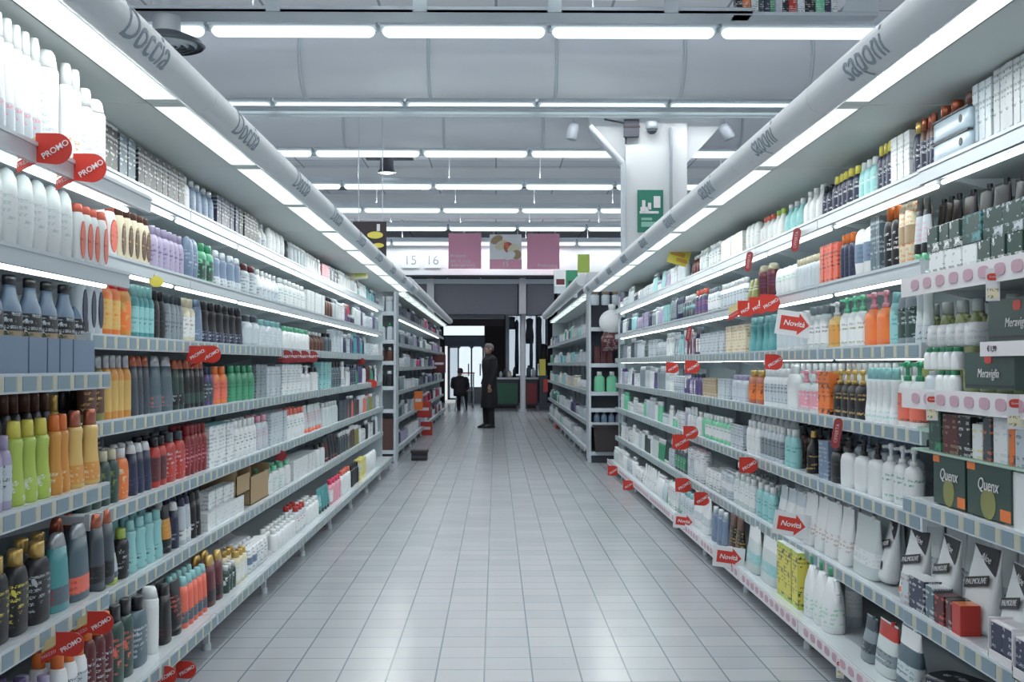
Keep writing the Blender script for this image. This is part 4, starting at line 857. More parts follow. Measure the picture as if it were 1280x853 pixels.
segments('right', n_(5, 'right'), z, X-.01, [(1132, 1142, 1, 'bo', 'steel', 'white', 'pale', .1, 'copper'), (1143, 1163, 1, 'bo', 'white', 'white', 'navy', .105, 'white', 'small white box with navy print'), (1164, 1176, 1, 'bo', 'white', 'white', 'steel', .1, 'white'), (1177, 1188, 1, 'bo', 'maroon', 'maroon', 'maroon', .09, 'coral'), (1189, 1197, 1, 'bo', 'black', 'black', 'maroon', .09), (1198, 1210, 1, 'bo', 'orange', 'orange', 'red', .09, 'red', 'small orange-red box')], 5)
def tray(px0, px1, x0, z0, lb, nrow):
    ya, yb = depth(px1, x0), depth(px0, x0); e = empty('box_tray', (x0, (ya+yb)/2, z0)); h = (yb-ya)/2; H = .105
    MB().box(0, .16, -h, -h+.003, 0, H+.01).box(0, .16, h-.003, h, 0, H+.01).box(0, .16, -h, h, 0, .003).box(0, .003, -h, h, 0, .03).build('tray', INKW, e)
    for i in range(nrow):
        k = MB(); a = -h+.006+(2*h-.012)*i/nrow; b = a+(2*h-.012)/nrow-.002
        k.box(.006, .15, a, b, .004, H); k.build('dark_box', printed('navy', 'pale', .3), e)
    MB().box(.006, .15, -h+.005, h-.005, H, H+.004).build('white_lid', INKW, e); tag(e, lb, 'tray')
tray(1232, 1262, 1.355, z, 'white tray of dark purple boxes on the fifth near-right shelf, farther one', 2)
tray(1262, 1304, 1.335, z, 'white tray of dark purple boxes on the fifth near-right shelf, nearer one', 2)
z, X = BASER
w = 'base near-right shelf'; segments('right', w, z, X+.03, [(1078, 1092, 1, 'po', 'grey', 'slate', 'slate', .17, 'pale'), (1094, 1118, 1, 'po', 'clear', 'red', 'grey', .19, 'darkgreen', 'clear leafy bag with red label'), (1120, 1146, 1, 'po', 'steel', 'white', 'pale', .22, 'green', 'blue-grey bag with white handle')], 7)
for k, (px, zz, rt) in enumerate(((1176, 0, .1), (1190, .045, -.25), (1216, 0, .2), (1228, .05, 0), (1206, .09, .4))):
    y = depth(px, 1.5); e = empty('flat_black_pack', (1.47, y, z+zz), -PI/2+rt); m = MB(); m.loft([(0, .09, .06), (.006, .1, .07), (.035, .1, .07), (.042, .09, .06)], 16, 4); m.build('wrap', body('black'), e)
    MB().box(-.06, .05, -.071, -.0695, .008, .034).build('label', printed('navy', 'pale', .4), e); MB().box(-.05, .05, -.03, .03, .042, .0428).build('top_print', printed('black', 'pale', .4), e)
    tag(e, 'flat black pack with pale print, %s in the loose base pile' % ['farthest', 'second', 'third', 'fourth', 'topmost'][k], 'pack')

# RIGHT, main run
z, X = RM[1]; w = W_(1, 'right'); segments('right', w, z, X, [
 (1160, 1178, 3, 'sl', 'brown', 'copper', 'navy', .2, 'pale'), (1150, 1158, 1, 'sl', 'navy', 'gold', 'navy', .2, 'white', 'navy bottle with yellow-gold cap'), (1124, 1148, 3, 'bo', 'white', 'tan', 'white', .185, 'grey', 'white carton with small dark marks'), (1104, 1122, 3, 'sl', 'navy', 'yellow', 'navy', .19, 'pale', 'navy bottle with bright yellow top'), (1080, 1102, 3, 'sh', 'aqua', 'white', 'aqua', .165, 'white', 'pale aqua bottle with white cap'), (1046, 1078, 5, 'sl', 'navy', 'yellow', 'navy', .17, 'white', 'narrow navy bottle with yellow cap'), (1034, 1044, 2, 'sl', 'navy', 'black', 'navy', .15, 'white'), (1008, 1033, 3, 'rd', 'white', 'white', 'white', .175, 'pale', 'white round-topped bottle'), (984, 1006, 3, 'rd', 'aqua', 'white', 'aqua', .165, 'green', 'pale aqua round bottle'), (970, 982, 2, 'rd', 'white', 'lime', 'white', .165, 'yellow'), (954, 968, 3, 'rd', 'white', 'coral', 'white', .165, 'coral', 'white round bottle with coral cap'), (936, 952, 3, 'ov', 'white', 'white', 'white', .165, 'pale'), (906, 934, 4, 'bo', 'white', 'slate', 'white', .15, 'gold', 'white carton with faint gold print'), (890, 904, 4, 'sl', 'pale', 'white', 'white', .17, 'slate'), (878, 888, 3, 'sh', 'clear', 'clear', 'clear', .17, 'slate'), (868, 877, 3, 'rd', 'maroon', 'white', 'red', .16, 'white')], 1)
fill('right', w, z, X, 8.95, 13.75, 'pale white white aqua clear lilac pale navy clear'.split(), .22, True)
z, X = RM[2]; w = W_(2, 'right'); segments('right', w, z, X, [
 (1150, 1166, 2, 'tu', 'black', 'green', 'pale', .23, 'pink', 'black tube with pink print, green foot'), (1130, 1148, 2, 'pa', 'tan', 'coral', 'cream', .23, 'orange', 'peach and cream pack'), (1112, 1128, 2, 'sl', 'black', 'orange', 'black', .24, 'white', 'black bottle with red-orange top'), (1098, 1110, 2, 'bo', 'steel', 'yellow', 'steel', .22, 'pale', 'steel-blue carton with yellow top'), (1074, 1096, 2, 'ov', 'white', 'orange', 'blue', .2, 'steel', 'white bottle with orange top'), (1056, 1072, 3, 'sl', 'navy', 'orange', 'navy', .2, 'slate', 'navy bottle with orange round cap'), (1032, 1054, 4, 'bo', 'orange', 'black', 'coral', .18, 'black', 'orange carton with black top'), (1000, 1030, 7, 'sl', 'pale', 'cream', 'pale', .16, 'pale', 'pale bottle with cream yellow cap'), (974, 998, 4, 'ov', 'white', 'mint', 'white', .15, 'mint'), (950, 970, 2, 'cy', 'maroon', 'cream', 'maroon', .2, 'purple', 'tall dark plum can with cream cap'), (938, 948, 2, 'tu', 'olive', 'olive', 'olive', .14, 'white'), (904, 936, 8, 'sl', 'white', 'white', 'pale', .17, 'slate', 'slim white bottle with small dark print'), (888, 902, 4, 'sh', 'pale', 'grey', 'white', .17, 'darkgreen'), (872, 886, 3, 'sh', 'navy', 'coral', 'purple', .19, 'orange'), (858, 870, 4, 'sl', 'slate', 'white', 'grey', .18)], 2)
fill('right', w, z, X, 8.6, 13.75, 'pale grey lilac navy white slate clear aqua'.split(), .25, True)
z, X = RM[3]; w = W_(3, 'right'); segments('right', w, z, X, [
 (1150, 1166, 2, 'wa', 'clear', 'pale', 'pale', .25, 'slate'), (1128, 1148, 2, 'sh', 'grey', 'white', 'darkgreen', .23, 'pale', 'grey bottle with dark diamond print'), (1118, 1127, 1, 'sh', 'aqua', 'aqua', 'aqua', .2, 'teal', 'single aqua bottle'), (1086, 1116, 2, 'pu', 'orange', 'pink', 'orange', .22, 'coral', 'orange bottle with pink pump'), (1054, 1084, 3, 'pu', 'white', 'mint', 'white', .22, 'olive', 'white bottle with bright green pump'), (1040, 1052, 1, 'pu', 'gold', 'white', 'amber', .21, 'olive', 'mustard bottle with white pump'), (1014, 1038, 3, 'sh', 'clear', 'grey', 'white', .2, 'slate', 'clear bottle with grey floral print'), (974, 1012, 5, 'sl', 'white', 'white', 'pale', .19, 'pale', 'white bottle behind the arrow card'), (940, 972, 4, 'wa', 'teal', 'aqua', 'teal', .2, 'teal', 'teal curvy bottle with aqua cap'), (912, 938, 3, 'bo', 'cream', 'coral', 'cream', .17, 'copper', 'cream framed carton with copper print'), (880, 910, 5, 'bo', 'white', 'pale', 'pale', .15, 'slate'), (862, 878, 4, 'sh', 'maroon', 'coral', 'pink', .17, 'white', 'plum bottle with coral cap'), (846, 860, 5, 'sh', 'grey', 'white', 'slate', .17, 'lilac')], 3)
fill('right', w, z, X, 8.3, 13.75, 'pale grey lilac navy white slate clear aqua copper'.split(), .25, True)
z, X = RM[4]; w = W_(4, 'right'); segments('right', w, z, X, [
 (1126, 1156, 2, 'pu', 'white', 'green', 'coral', .24, 'darkgreen', 'white bottle with tomato print, green pump'), (1086, 1124, 5, 'wa', 'white', 'aqua', 'white', .21, 'aqua', 'white and aqua curvy bottle'), (1046, 1084, 4, 'pu', 'black', 'gold', 'black', .205, 'gold', 'black bottle with gold pump'), (1030, 1044, 2, 'bo', 'orange', 'orange', 'orange', .19, 'black', 'orange carton with leopard spots'), (1002, 1028, 2, 'pu', 'clear', 'pink', 'pink', .2, 'white', 'clear pink bottle with pink pump'), (988, 1000, 1, 'sh', 'white', 'white', 'white', .22, 'white', 'wide plain white bottle'), (958, 987, 7, 'sl', 'white', 'white', 'pale', .2, 'slate', 'slim white bottle with dark dot'), (938, 956, 2, 'sh', 'copper', 'gold', 'orange', .19, 'brown', 'orange-brown bottle with gold cap'), (918, 936, 3, 'sh', 'pale', 'lilac', 'pale', .16, 'lilac'), (902, 916, 3, 'bo', 'white', 'white', 'pale', .13, 'grey'), (882, 900, 5, 'bo', 'brown', 'pale', 'tan', .13, 'white'), (858, 880, 6, 'sh', 'purple', 'slate', 'navy', .16, 'white')], 4, rows=1)
segments('right', w+' back row', z, X+.11, [(1060, 1150, 12, 'sl', 'white', 'white', 'pale', .23, 'slate'), (958, 1058, 14, 'sl', 'clear', 'white', 'white', .23, 'slate')], 4)
fill('right', w, z, X, 8.5, 13.75, 'pale grey lilac white white slate clear purple'.split(), .26, True)
z, X = RM[5]; w = W_(5, 'right'); segments('right', w, z, X, [
 (1106, 1148, 3, 'pu', 'white', 'white', 'white', .22, 'green', 'wide white bottle with white pump'), (1054, 1104, 3, 'pu', 'white', 'black', 'white', .21, 'white', 'smooth white bottle with dark pump'), (1042, 1053, 1, 'sl', 'black', 'black', 'black', .17, 'slate'), (1030, 1041, 1, 'bo', 'blue', 'lilac', 'blue', .17, 'pale', 'pale blue carton'), (1000, 1028, 1, 'rd', 'black', 'gold', 'black', .2, 'gold', 'round black bottle with gold cap'), (984, 998, 2, 'sh', 'aqua', 'white', 'aqua', .19, 'teal'), (954, 982, 6, 'sh', 'pale', 'white', 'grey', .19, 'slate', 'grey curved bottle with white round cap'), (936, 952, 3, 'sl', 'white', 'white', 'white', .19, 'pale'), (918, 934, 3, 'bo', 'white', 'black', 'pale', .15, 'black'), (880, 916, 8, 'sl', 'mint', 'white', 'white', .17, 'green', 'slim pale green and white bottle'), (862, 879, 4, 'sh', 'white', 'white', 'lilac', .17), (846, 861, 5, 'rd', 'pale', 'slate', 'white', .17)], 5, rows=1)
segments('right', w+' back row', z, X+.1, [(1070, 1150, 7, 'pu', 'pale', 'blue', 'white', .23, 'pale', 'pale bottle with blue pump'), (1000, 1066, 6, 'pu', 'brown', 'black', 'brown', .22, 'gold', 'brown bottle with black pump'), (940, 998, 8, 'ov', 'white', 'white', 'white', .22, 'white')], 5)
fill('right', w, z, X, 8.5, 13.75, 'white pale slate white mint clear lilac white'.split(), .27, True, rows=1)
z, X = RM[6]; w = W_(6, 'right'); segments('right', w, z, X, [
 (1066, 1098, 1, 'po', 'clear', 'clear', 'white', .24, 'pale', 'clear white pouch with pale top'), (1006, 1064, 4, 'po', 'white', 'white', 'white', .24, 'copper', 'white pouch with small copper print'), (972, 1004, 3, 'po', 'white', 'pale', 'pale', .22, 'aqua', 'white pouch behind the arrow card'), (948, 970, 3, 'sh', 'aqua', 'white', 'aqua', .19, 'slate', 'aqua bottle below black ribbons'), (920, 946, 4, 'sh', 'clear', 'white', 'white', .19, 'teal'), (904, 918, 2, 'pa', 'white', 'white', 'pale', .16, 'grey'), (884, 902, 4, 'pa', 'blue', 'white', 'white', .13, 'steel', 'folded blue and white pack'), (862, 882, 3, 'pa', 'white', 'pink', 'white', .22, 'purple', 'white pack with purple stripes'), (846, 860, 4, 'sh', 'slate', 'white', 'green', .2, 'white')], 6, rows=2)
fill('right', w, z, X, 8.5, 13.75, 'white pale slate white green clear darkgreen white'.split(), .25, True, rows=1)
m = empty('ribbon_row', (X+.04, depth(945, X), z+.22))
for i in range(8):
    k = MB(); k.loft([(0, .004, .012), (.012, .004, .03), (.02, .003, .01)], 8); k.build('bow', INKD, m, (0, -.28+i*.075, .0+.01*(i % 2)))
MB().tube((0, -.3, .0), (0, .28, .0), .003).build('string', INKD, m)
tag(m, 'row of small black ribbon bows hanging on the sixth right shelf', 'ribbons')
z, X = BASER; X += .02; w = 'base right shelf'; segments('right', w, z, X, [
 (1006, 1042, 3, 'ju', 'white', 'green', 'white', .27, 'mint', 'large white jug with green cap'), (976, 1003, 3, 'bo', 'lime', 'white', 'yellow', .26, 'darkgreen', 'yellow-green dotted pack'), (932, 972, 2, 'po', 'clear', 'white', 'aqua', .24, 'pale', 'big clear bag of white items'), (912, 928, 2, 'tu', 'brown', 'brown', 'black', .24, 'gold', 'dark brown pouch-like tube'), (892, 910, 3, 'wa', 'blue', 'pale', 'blue', .22, 'navy', 'blue and white bottle'), (868, 888, 2, 'po', 'white', 'white', 'pale', .24, 'pale', 'large white bag'), (852, 867, 4, 'sh', 'pale', 'aqua', 'pale', .2, 'darkgreen'), (838, 851, 5, 'bo', 'aqua', 'slate', 'white', .17, 'navy')], 7, rows=1)
fill('right', w, z, X, 8.7, 13.75, 'white white pale white pale clear green white'.split(), .22, True, 1.3, 'po pa sh sh ju bo'.split())
segments('right', 'base right shelf behind black tray', z, X+.12, [(1052, 1072, 1, 'cy', 'pale', 'pale', 'white', .22, 'pale')], 7)

# FAR gondolas
for k, (z, X) in L2.items():
    fill('left', '%s far-left shelf' % ORD[k], z, X, 15.25, 28.8, 'purple lilac slate grey pale navy white brown rose purple grey'.split(), .3, True, 2.2, 'sh wa cy sl bo bo pa rd'.split())
fill('left', 'base far-left shelf', .16, 1.30, 15.25, 28.8, 'purple lilac slate grey pale navy white brown red purple'.split(), .3, True, 2.4, 'sh wa bo bo pa'.split())
for k, (z, X) in R2.items():
    fill('right', '%s far-right shelf' % ORD[k], z, X, 15.25, 26.3, 'white pale mint green clear lilac white cream aqua pale purple'.split(), .3, True, 2.2, 'sh wa cy sl bo bo pa rd'.split())
fill('right', 'base far-right shelf', .16, 1.19, 15.25, 26.3, 'white pale mint clear aqua cream teal'.split(), .3, True, 2.4, 'sh wa bo bo pa'.split())
# end displays
def row_facing(xs, y, z, specs, where):
    for (x0, x1, n, kind, c1, c2, c3, h, desc) in specs:
        w = (x1-x0)/n
        for i in range(n):
            d = {'bo': .08, 'pa': .09}.get(kind, min(w, .06)); lb = '%s, %s' % (desc, where)
            PLACE.append((h*w/(y*y), kind, (round(w*.9, 4), d, h, c1, c2, c3, 'slate'), (x0+w*(i+.5), y+d/2, z), R.uniform(-.05, .05), lb))
E = 14.78
row_facing(None, E, .90, [(1.24, 1.56, 2, 'sh', 'mint', 'white', 'white', .26, 'large mint and white bottle'), (1.6, 2.08, 4, 'sh', 'white', 'pale', 'pink', .24, 'white and pink bottle')], 'third shelf of right end display')
row_facing(None, E, .51, [(1.24, 2.08, 9, 'rd', 'blue', 'pale', 'navy', .15, 'small round blue bottle')], 'lower shelf of right end display')
row_facing(None, E, 1.72, [], '')
row_facing(None, E+.05, 1.26, [(1.25, 1.5, 3, 'bo', 'slate', 'slate', 'maroon', .22, 'dark carton with plum print'), (1.6, 2.05, 5, 'sl', 'pale', 'white', 'pale', .2, 'slim pale bottle')], 'second shelf of right end display')
row_facing(None, E, 1.92, [(-2.1, -1.3, 7, 'jr', 'pale', 'white', 'white', .2, 'pale tub with white lid')], 'top shelf of left end display')
row_facing(None, E, 1.56, [(-2.1, -1.3, 8, 'sh', 'pale', 'green', 'white', .22, 'pale bottle with green cap')], 'second shelf of left end display')
row_facing(None, E, 1.29, [(-2.1, -1.3, 8, 'sh', 'brown', 'white', 'copper', .18, 'brown bottle with white cap')], 'third shelf of left end display')
row_facing(None, E, .97, [(-2.1, -1.3, 7, 'sl', 'black', 'white', 'pale', .2, 'black bottle with white cap')], 'fourth shelf of left end display')
row_facing(None, E, .16, [(-2.1, -1.3, 4, 'bo', 'brown', 'black', 'brown', .4, 'tall dark brown carton')], 'base of left end display')

# ---- turn the placements into objects: each kind's 300 largest one by one, any rest as one heap
PLACE.sort(key=lambda q: -q[0])
count = {}; cache = {}; rest = {}
def get_parts(kind, spec, lod):
    k = (kind, spec, lod)
    if k not in cache:
        pr = product(kind, *spec, lod); nm = KW[kind][0]
        if lod == 2:
            m = MB(); mats = []
            for pn, mb, ms in pr:
                o = len(mats); mats += ms; m.add(mb.v, mb.f, o); m.sm[-len(mb.f):] = mb.sm
            cache[k] = m.mesh(nm, mats)
        else: cache[k] = [(pn, mb.mesh(nm+'_'+pn, ms)) for pn, mb, ms in pr]
    return cache[k]
for size, kind, spec, loc, yaw, lb in PLACE:
    count[kind] = count.get(kind, 0)+1; nm, word = KW[kind]
    if count[kind] > 300:
        rest.setdefault(kind, []).append((spec, loc, yaw)); continue
    px = F*spec[2]/loc[1]
    if px < 30:
        o = bpy.data.objects.new(nm, get_parts(kind, spec, 2)); COL.objects.link(o)
    else:
        o = bpy.data.objects.new(nm, None); o.empty_display_size = .05; COL.objects.link(o)
        for pn, me in get_parts(kind, spec, 0 if px > 60 else 1):
            c = bpy.data.objects.new(pn, me); COL.objects.link(c); c.parent = o
    o.location = loc; o.rotation_euler = (0, 0, yaw)
    o['label'] = lb; o['category'] = word; o['group'] = lb.replace(',', '')
    nw = len(lb.split())
    if nw > 16 or nw < 4: print('LABEL LENGTH', nw, lb)
for kind, lst in rest.items():
    m = MB(); mats = []; ix = {}
    for spec, loc, yaw in lst:
        M = Matrix.Translation(loc) @ Matrix.Rotation(yaw, 4, 'Z')
        for pn, mb, ms in product(kind, *spec, 2):
            if ms[0].name not in ix: ix[ms[0].name] = len(mats); mats.append(ms[0])
            m.add([M @ Vector(v) for v in mb.v], mb.f, ix[ms[0].name]); m.sm[-len(mb.f):] = mb.sm
    o = m.build(KW[kind][0]+'_rest', mats)
    tag(o, 'far small %s in dense rows on the most distant shelves of both sides' % (KW[kind][1]+'s'), KW[kind][1], kind='stuff')
    print('REST', kind, len(lst))
print('PLACED', count)

# ================================================================== SIGNS ON THE SHELVES
PINKT = plain('sign_pink_text', (226, 176, 180), .5)
def promo(px, py, X, size, label, tail=True, rot=.55, dark=False, word='PROMO', group=None):
    """D-shaped red shelf sign standing out from the rail into the aisle, facing along the aisle"""
    p = atX(px, py, X); e = empty('promo_sign', p); r = size/2
    pts = [(-r*1.1, r*.92), (r*.1, r*.92)]+[(r*.1+r*.92*math.cos(t), r*.92*math.sin(t)) for t in [PI/2-PI*i/14 for i in range(1, 15)]]+[(-r*1.1, -r*.8)]
    MB().prism(pts, 0, .0025, 'y').build('panel', REDS if not dark else plain('sign_dark_red', (140, 44, 50), .4), e)
    s = -1 if px < 620 else 1
    if word: text(word, size*.25, INKW, e, (.03*size, -.0012, -.02*size), (PI/2, -rot, 0), bold=.012)
    if tail:
        x1 = -r*1.05
        MB().prism([(x1, -r*.1), (x1-r*1.15, -r*.8), (x1-r*1.15, -r*1.45), (x1+.1*r, -r*.78)], .0006, .002, 'y').build('strip', REDS, e)
        text('PREZZO', size*.16, PINKT, e, (x1-r*.55, -.001, -r*.74), (PI/2, -.5, 0), name='strip_lettering')
        MB().prism([(x1, r*.75), (x1-r*1.1, r*.1), (x1-r*1.1, -r*.65), (x1, -.0)], .001, .0022, 'y').build('price_card', plain('price_card', (206, 190, 140), .6), e)
    MB().box(-r*1.1, -r*1.0, .0025, .03, -r*.3, r*.3).build('clip', INKW, e)
    tag(e, label, 'promo sign', group)
def arrow(px, py, X, w, label, tilt=.16):
    p = atX(px, py, X); e = empty('arrow_card', p); h = w*.68
    e.rotation_euler = (0, tilt, -.25)
    MB().box(-w/2, w/2, 0, .0025, -h/2, h/2).build('card', plain('card_white', (214, 216, 220), .4), e)
    q = [(-.38, .24), (.1, .24), (.1, .38), (.4, 0), (.1, -.38), (.1, -.24), (-.38, -.24)]
    MB().prism([(a*w, b*w*.8) for a, b in q], -.0012, 0, 'y').build('arrow', REDS, e)
    text('Novità', w*.21, INKW, e, (-.01*w, -.0022, 0), shear=.2, bold=.015)
    MB().box(-w*.08, w*.08, .0025, .02, h*.35, h*.5).build('clip', INKW, e)
    tag(e, label, 'sign')
# left side
promo(68, 186, -1.10, .085, 'red PROMO sign under the tall white bottles, nearer of the overlapping pair'); promo(113, 210, -1.10, .085, 'red PROMO sign under the tall white bottles, farther of the overlapping pair')
promo(264, 443, -1.285, .085, 'red PROMO sign on the third left shelf above the orange and green bottles'); promo(246, 443, -1.31, .08, 'red PROMO sign on the third left shelf, half hidden behind its twin', False)
promo(88, 806, -1.20, .075, 'red PROMO sign above the white bottles with orange caps, nearer one'); promo(126, 779, -1.20, .075, 'red PROMO sign above the dark green bottles, farther of the lower-left pair')
promo(208, 845, -1.21, .075, 'red PROMO sign at the left base shelf edge, nearer the camera'); promo(233, 838, -1.21, .075, 'red PROMO sign at the left base shelf edge, just behind its twin')
for k, px in enumerate((357, 368, 379, 390)):
    promo(px, 446, -1.33, .09, 'dark red square sign hanging from the third left shelf in a close row of four', False, .1, True, 'OFFERTA', 'dark red signs hanging in a row on the left')
for px, py, lb in ((351, 570, 'small red tag hanging from the fifth left shelf near the mint caps'), (452, 452, 'small dark red tag near the far end of the third left shelf'), (402, 655, 'small dark red tag at the far left base shelf')):
    promo(px, py, -1.34, .07, lb, False, 1.2, True, '')
promo(466, 480, -1.34, .09, 'small red sign near the far end of the fourth left shelf', False, 1.2, False, '')
# right side
promo(934, 386, 1.375, .095, 'red PROMO sign under the plum cans, left one of three'); promo(949, 382, 1.37, .095, 'red PROMO sign under the plum cans, middle one of three', False); promo(963, 379, 1.37, .095, 'red PROMO sign under the plum cans, right one of three', False)
promo(968, 453, 1.375, .085, 'red PROMO sign below the arrow card over the slim white bottles', False)
promo(841, 460, 1.375, .095, 'red sign on the fourth right shelf over purple bottles, left of two', False); promo(866, 459, 1.375, .1, 'red sign on the fourth right shelf over purple bottles, right of two', False)
promo(852, 553, 1.375, .125, 'red sign on the fifth right shelf, larger of the clustered pair', False); promo(864, 541, 1.375, .1, 'red sign on the fifth right shelf, upper smaller one of the pair', False)
promo(936, 582, 1.375, .095, 'round red sign above the row of black ribbon bows', False)
promo(855, 607, 1.375, .115, 'red sign above the far right base shelf, upper of two', False); promo(878, 624, 1.375, .1, 'red sign above the blue bottles on the right base shelf', False)
promo(767, 589, 1.285, .12, 'farthest red sign low at the end of the right base shelf', False); promo(786, 607, 1.285, .105, 'red sign on the right base shelf edge, second from its far end', False)
for px, py, h, lb in ((936, 327, .1, 'narrow dark red tag hanging from the top right shelf, farther one'), (995, 300, .1, 'narrow dark red tag hanging from the top right shelf, nearer one'), (1046, 542, .12, 'tall dark red tag hanging over the blue carton on the right'), (861, 417, .1, 'narrow dark red tag by the plum bottles on the right')):
    p = atX(px, py, 1.40); e = empty('hanging_tag', p); e.rotation_euler = (0, .15, -.35)
    m = MB(); pts = [(.018*math.cos(t), h*.38+.018*math.sin(t)) for t in [PI*i/8 for i in range(9)]]+[(.018*math.cos(t), -h*.38+.018*math.sin(t)) for t in [PI+PI*i/8 for i in range(9)]]
    m.prism(pts, 0, .0025, 'y').build('panel', plain('sign_dark_red', (140, 44, 50), .4), e)
    text('OFFERTA', .019, PINKT, e, (0, -.0012, 0), (PI/2, -PI/2, 0)); tag(e, lb, 'tag')
arrow(993, 405, 1.40, .17, 'white card with red arrow reading Novità on the third right shelf')
arrow(989, 656, 1.39, .165, 'white card with red arrow reading Novità on the sixth right shelf')
arrow(911, 697, 1.31, .175, 'white card with red arrow reading Novità at the right base edge, nearer one', .1)
arrow(855, 652, 1.32, .15, 'small white card with red arrow at the right base edge, farther one', .1)
# label flags on the near right rails
def flag(px, py, X, w, h, label, txt='Sconti'):
    p = atX(px, py, X); e = empty('price_flag', p, -.5)
    MB().box(-w/2, w/2, 0, .002, -h/2, h/2).build('card', plain('card_white', (214, 216, 220), .4), e)
    m = MB(); m.loft([(-.001, w*.4, w*.27), (0, w*.4, w*.27)], 16, 3); m.xform(Matrix.Translation((0, 0, h*.24)) @ Matrix.Rotation(-PI/2, 4, 'X')); m.build('red_oval', REDS, e)
    text(txt, w*.2, INKW, e, (0, -.0022, h*.24), shear=.1)
    MB().box(-w*.4, w*.4, -.0008, 0, -h*.42, -h*.12).build('price_print', printed('cream', 'olive', .3), e); tag(e, label, 'price tag')
flag(1165, 508, 1.345, .034, .088, 'white price flag with red oval at the shelf divider, label rail level')
flag(1270, 515, 1.345, .042, .09, 'white price flag with red oval at the right edge, label rail level')
flag(1241, 356, 1.345, .036, .088, 'white price flag with red oval under the dark green boxes')
flag(1050, 836, 1.33, .03, .075, 'white price flag with red oval hanging at the right base edge')
for px, py, s_, lb in ((849, 321, 1, 'yellow price card standing on the top right shelf'), (446, 341, -1, 'pale yellow price card standing on the top left shelf far end')):
    X = 1.42*s_ if s_ > 0 else -1.33; p = atX(px, py, X); e = empty('yellow_card', p); e.rotation_euler = (0, .28 if s_ > 0 else -.1, 0)
    w = .082 if s_ > 0 else .1
    MB().box(-w, w, 0, .003, -.065, .065).build('card', cap('yellow' if s_ > 0 else 'cream'), e)
    MB().box(-w*.85, w*.5, -.0015, 0, .0, .035).box(-w*.2, w*.85, -.0015, 0, -.04, -.01).build('print', plain('ochre_print', (200, 150, 60), .5) if s_ > 0 else cap('lime'), e)
    MB().box(-.004, .004, .003, .01, -.13, .0).build('holder', STEEL, e); tag(e, lb, 'sign')
e = empty('round_sticker', atX(195, 352, -1.335)); e.rotation_euler = (0, 0, PI/2*.7)
m = MB(); m.loft([(-.001, .04, .022), (0, .04, .022)], 18); m.xform(Matrix.Rotation(-PI/2, 4, 'X')); m.build('disc', cap('yellow'), e)
MB().box(-.004, .004, 0, .01, -.005, .03).build('clip', INKW, e)
tag(e, 'yellow oval sticker hanging on the second left shelf rail', 'sticker')
# things on top of and around the far right shelving
y0 = 15.6
for k, (a, b, t, bo, c, nm, lb) in enumerate(((722, 737, 318, 341, 'lime', 'upright_sign', 'yellow-green upright card on top of the far right shelving'), (708, 722, 338, 362, 'green', 'carton', 'pale green carton on top of the far right shelving'), (693, 708, 338, 358, 'white', 'carton', 'white box on top of the far right shelving, leftmost'))):
    Y = (16.2, 18.5, 20.5)[k]; pa, pb = atY(a, t, Y), atY(b, bo, Y); e = empty(nm, ((pa.x+pb.x)/2, Y, pb.z)); w = abs(pb.x-pa.x)/2; h = pa.z-pb.z
    MB().box(-w, w, 0, .02 if k == 0 else .2, 0, h).build('panel' if k == 0 else 'box', body(c), e)
    if k == 0: MB().box(-w*.85, w*.85, -.003, 0, h*.1, h*.9).build('print', body('lime'), e); MB().box(-.01, .01, .0, .02, -.18, 0).build('holder', STEEL, e)
    else: MB().box(-w*.7, w*.7, -.003, 0, h*.1, h*.45).build('print', body('darkgreen' if k == 1 else 'maroon'), e); MB().box(-w, w, 0, .2, -.12, 0).build('riser', body('pale'), e)
    tag(e, lb, 'sign' if k == 0 else 'box')
# hanging goods on the dark end display
for k, px in enumerate((743.5, 757, 770)):
    p = atY(px, 363, 14.7); e = empty('hanging_bottle', p); m = MB(); m.loft([(-.19, .045, .04), (-.18, .055, .045), (-.07, .055, .045), (-.05, .03, .03)], 14, 2.4); m.build('body', body('pale'), e)
    m = MB(); m.loft([(-.05, .045, .045), (0, .05, .05), (.03, .03, .03)], 14); m.build('cap', body('tan'), e); MB().tube((0, 0, .03), (0, 0, .09), .004).build('hook', STEEL, e)
    tag(e, 'pale bottle with tan cap hung at the top of the right end display', 'bottle', 'three hung bottles on the right end display')
p = atY(765, 403, 14.6); e = empty('globe_pack', p); m = MB()
m.loft([(.16*math.sin(t), .165*math.cos(t), .12*math.cos(t)) for t in [-1.5+3.0*i/10 for i in range(11)]], 20); m.build('globe', body('white'), e)
MB().loft([(.14, .04, .04), (.22, .05, .03), (.23, .02, .02)], 12).build('knot', body('white'), e); MB().loft([(-.36, .13, .07), (-.2, .14, .08), (-.12, .1, .06)], 14, 3).build('lower_bag', printed('maroon', 'pale', .6), e)
tag(e, 'round white wrapped pack hanging in the right end display', 'pack')
e = empty('black_bin', (1.62, 14.66, .145)); MB().prism([(-.36, 0), (.36, 0), (.38, .33), (-.38, .33)], 0, .34, 'y').build('bin', VOID, e); MB().box(-.4, .4, -.02, .36, .31, .34).build('rim', plain('black_rim', (44, 40, 44), .4), e)
tag(e, 'large black bin at the base of the right end display', 'bin')
p = atY(523, 569, 15.0); e = empty('step_stool', (p.x, 15.1, 0)); MB().box(-.11, .11, 0, .26, .1, .13).build('top', VOID, e)
MB().prism([(-.1, 0), (.1, 0), (.1, .1), (-.1, .1)], .02, .06, 'y').prism([(-.1, 0), (.1, 0), (.1, .1), (-.1, .1)], .2, .24, 'y').build('side', VOID, e)
MB().box(-.1, .1, .0, .02, .03, .06).build('step', DARK, e)
tag(e, 'low black step stool on the floor by the far left shelving', 'stool')
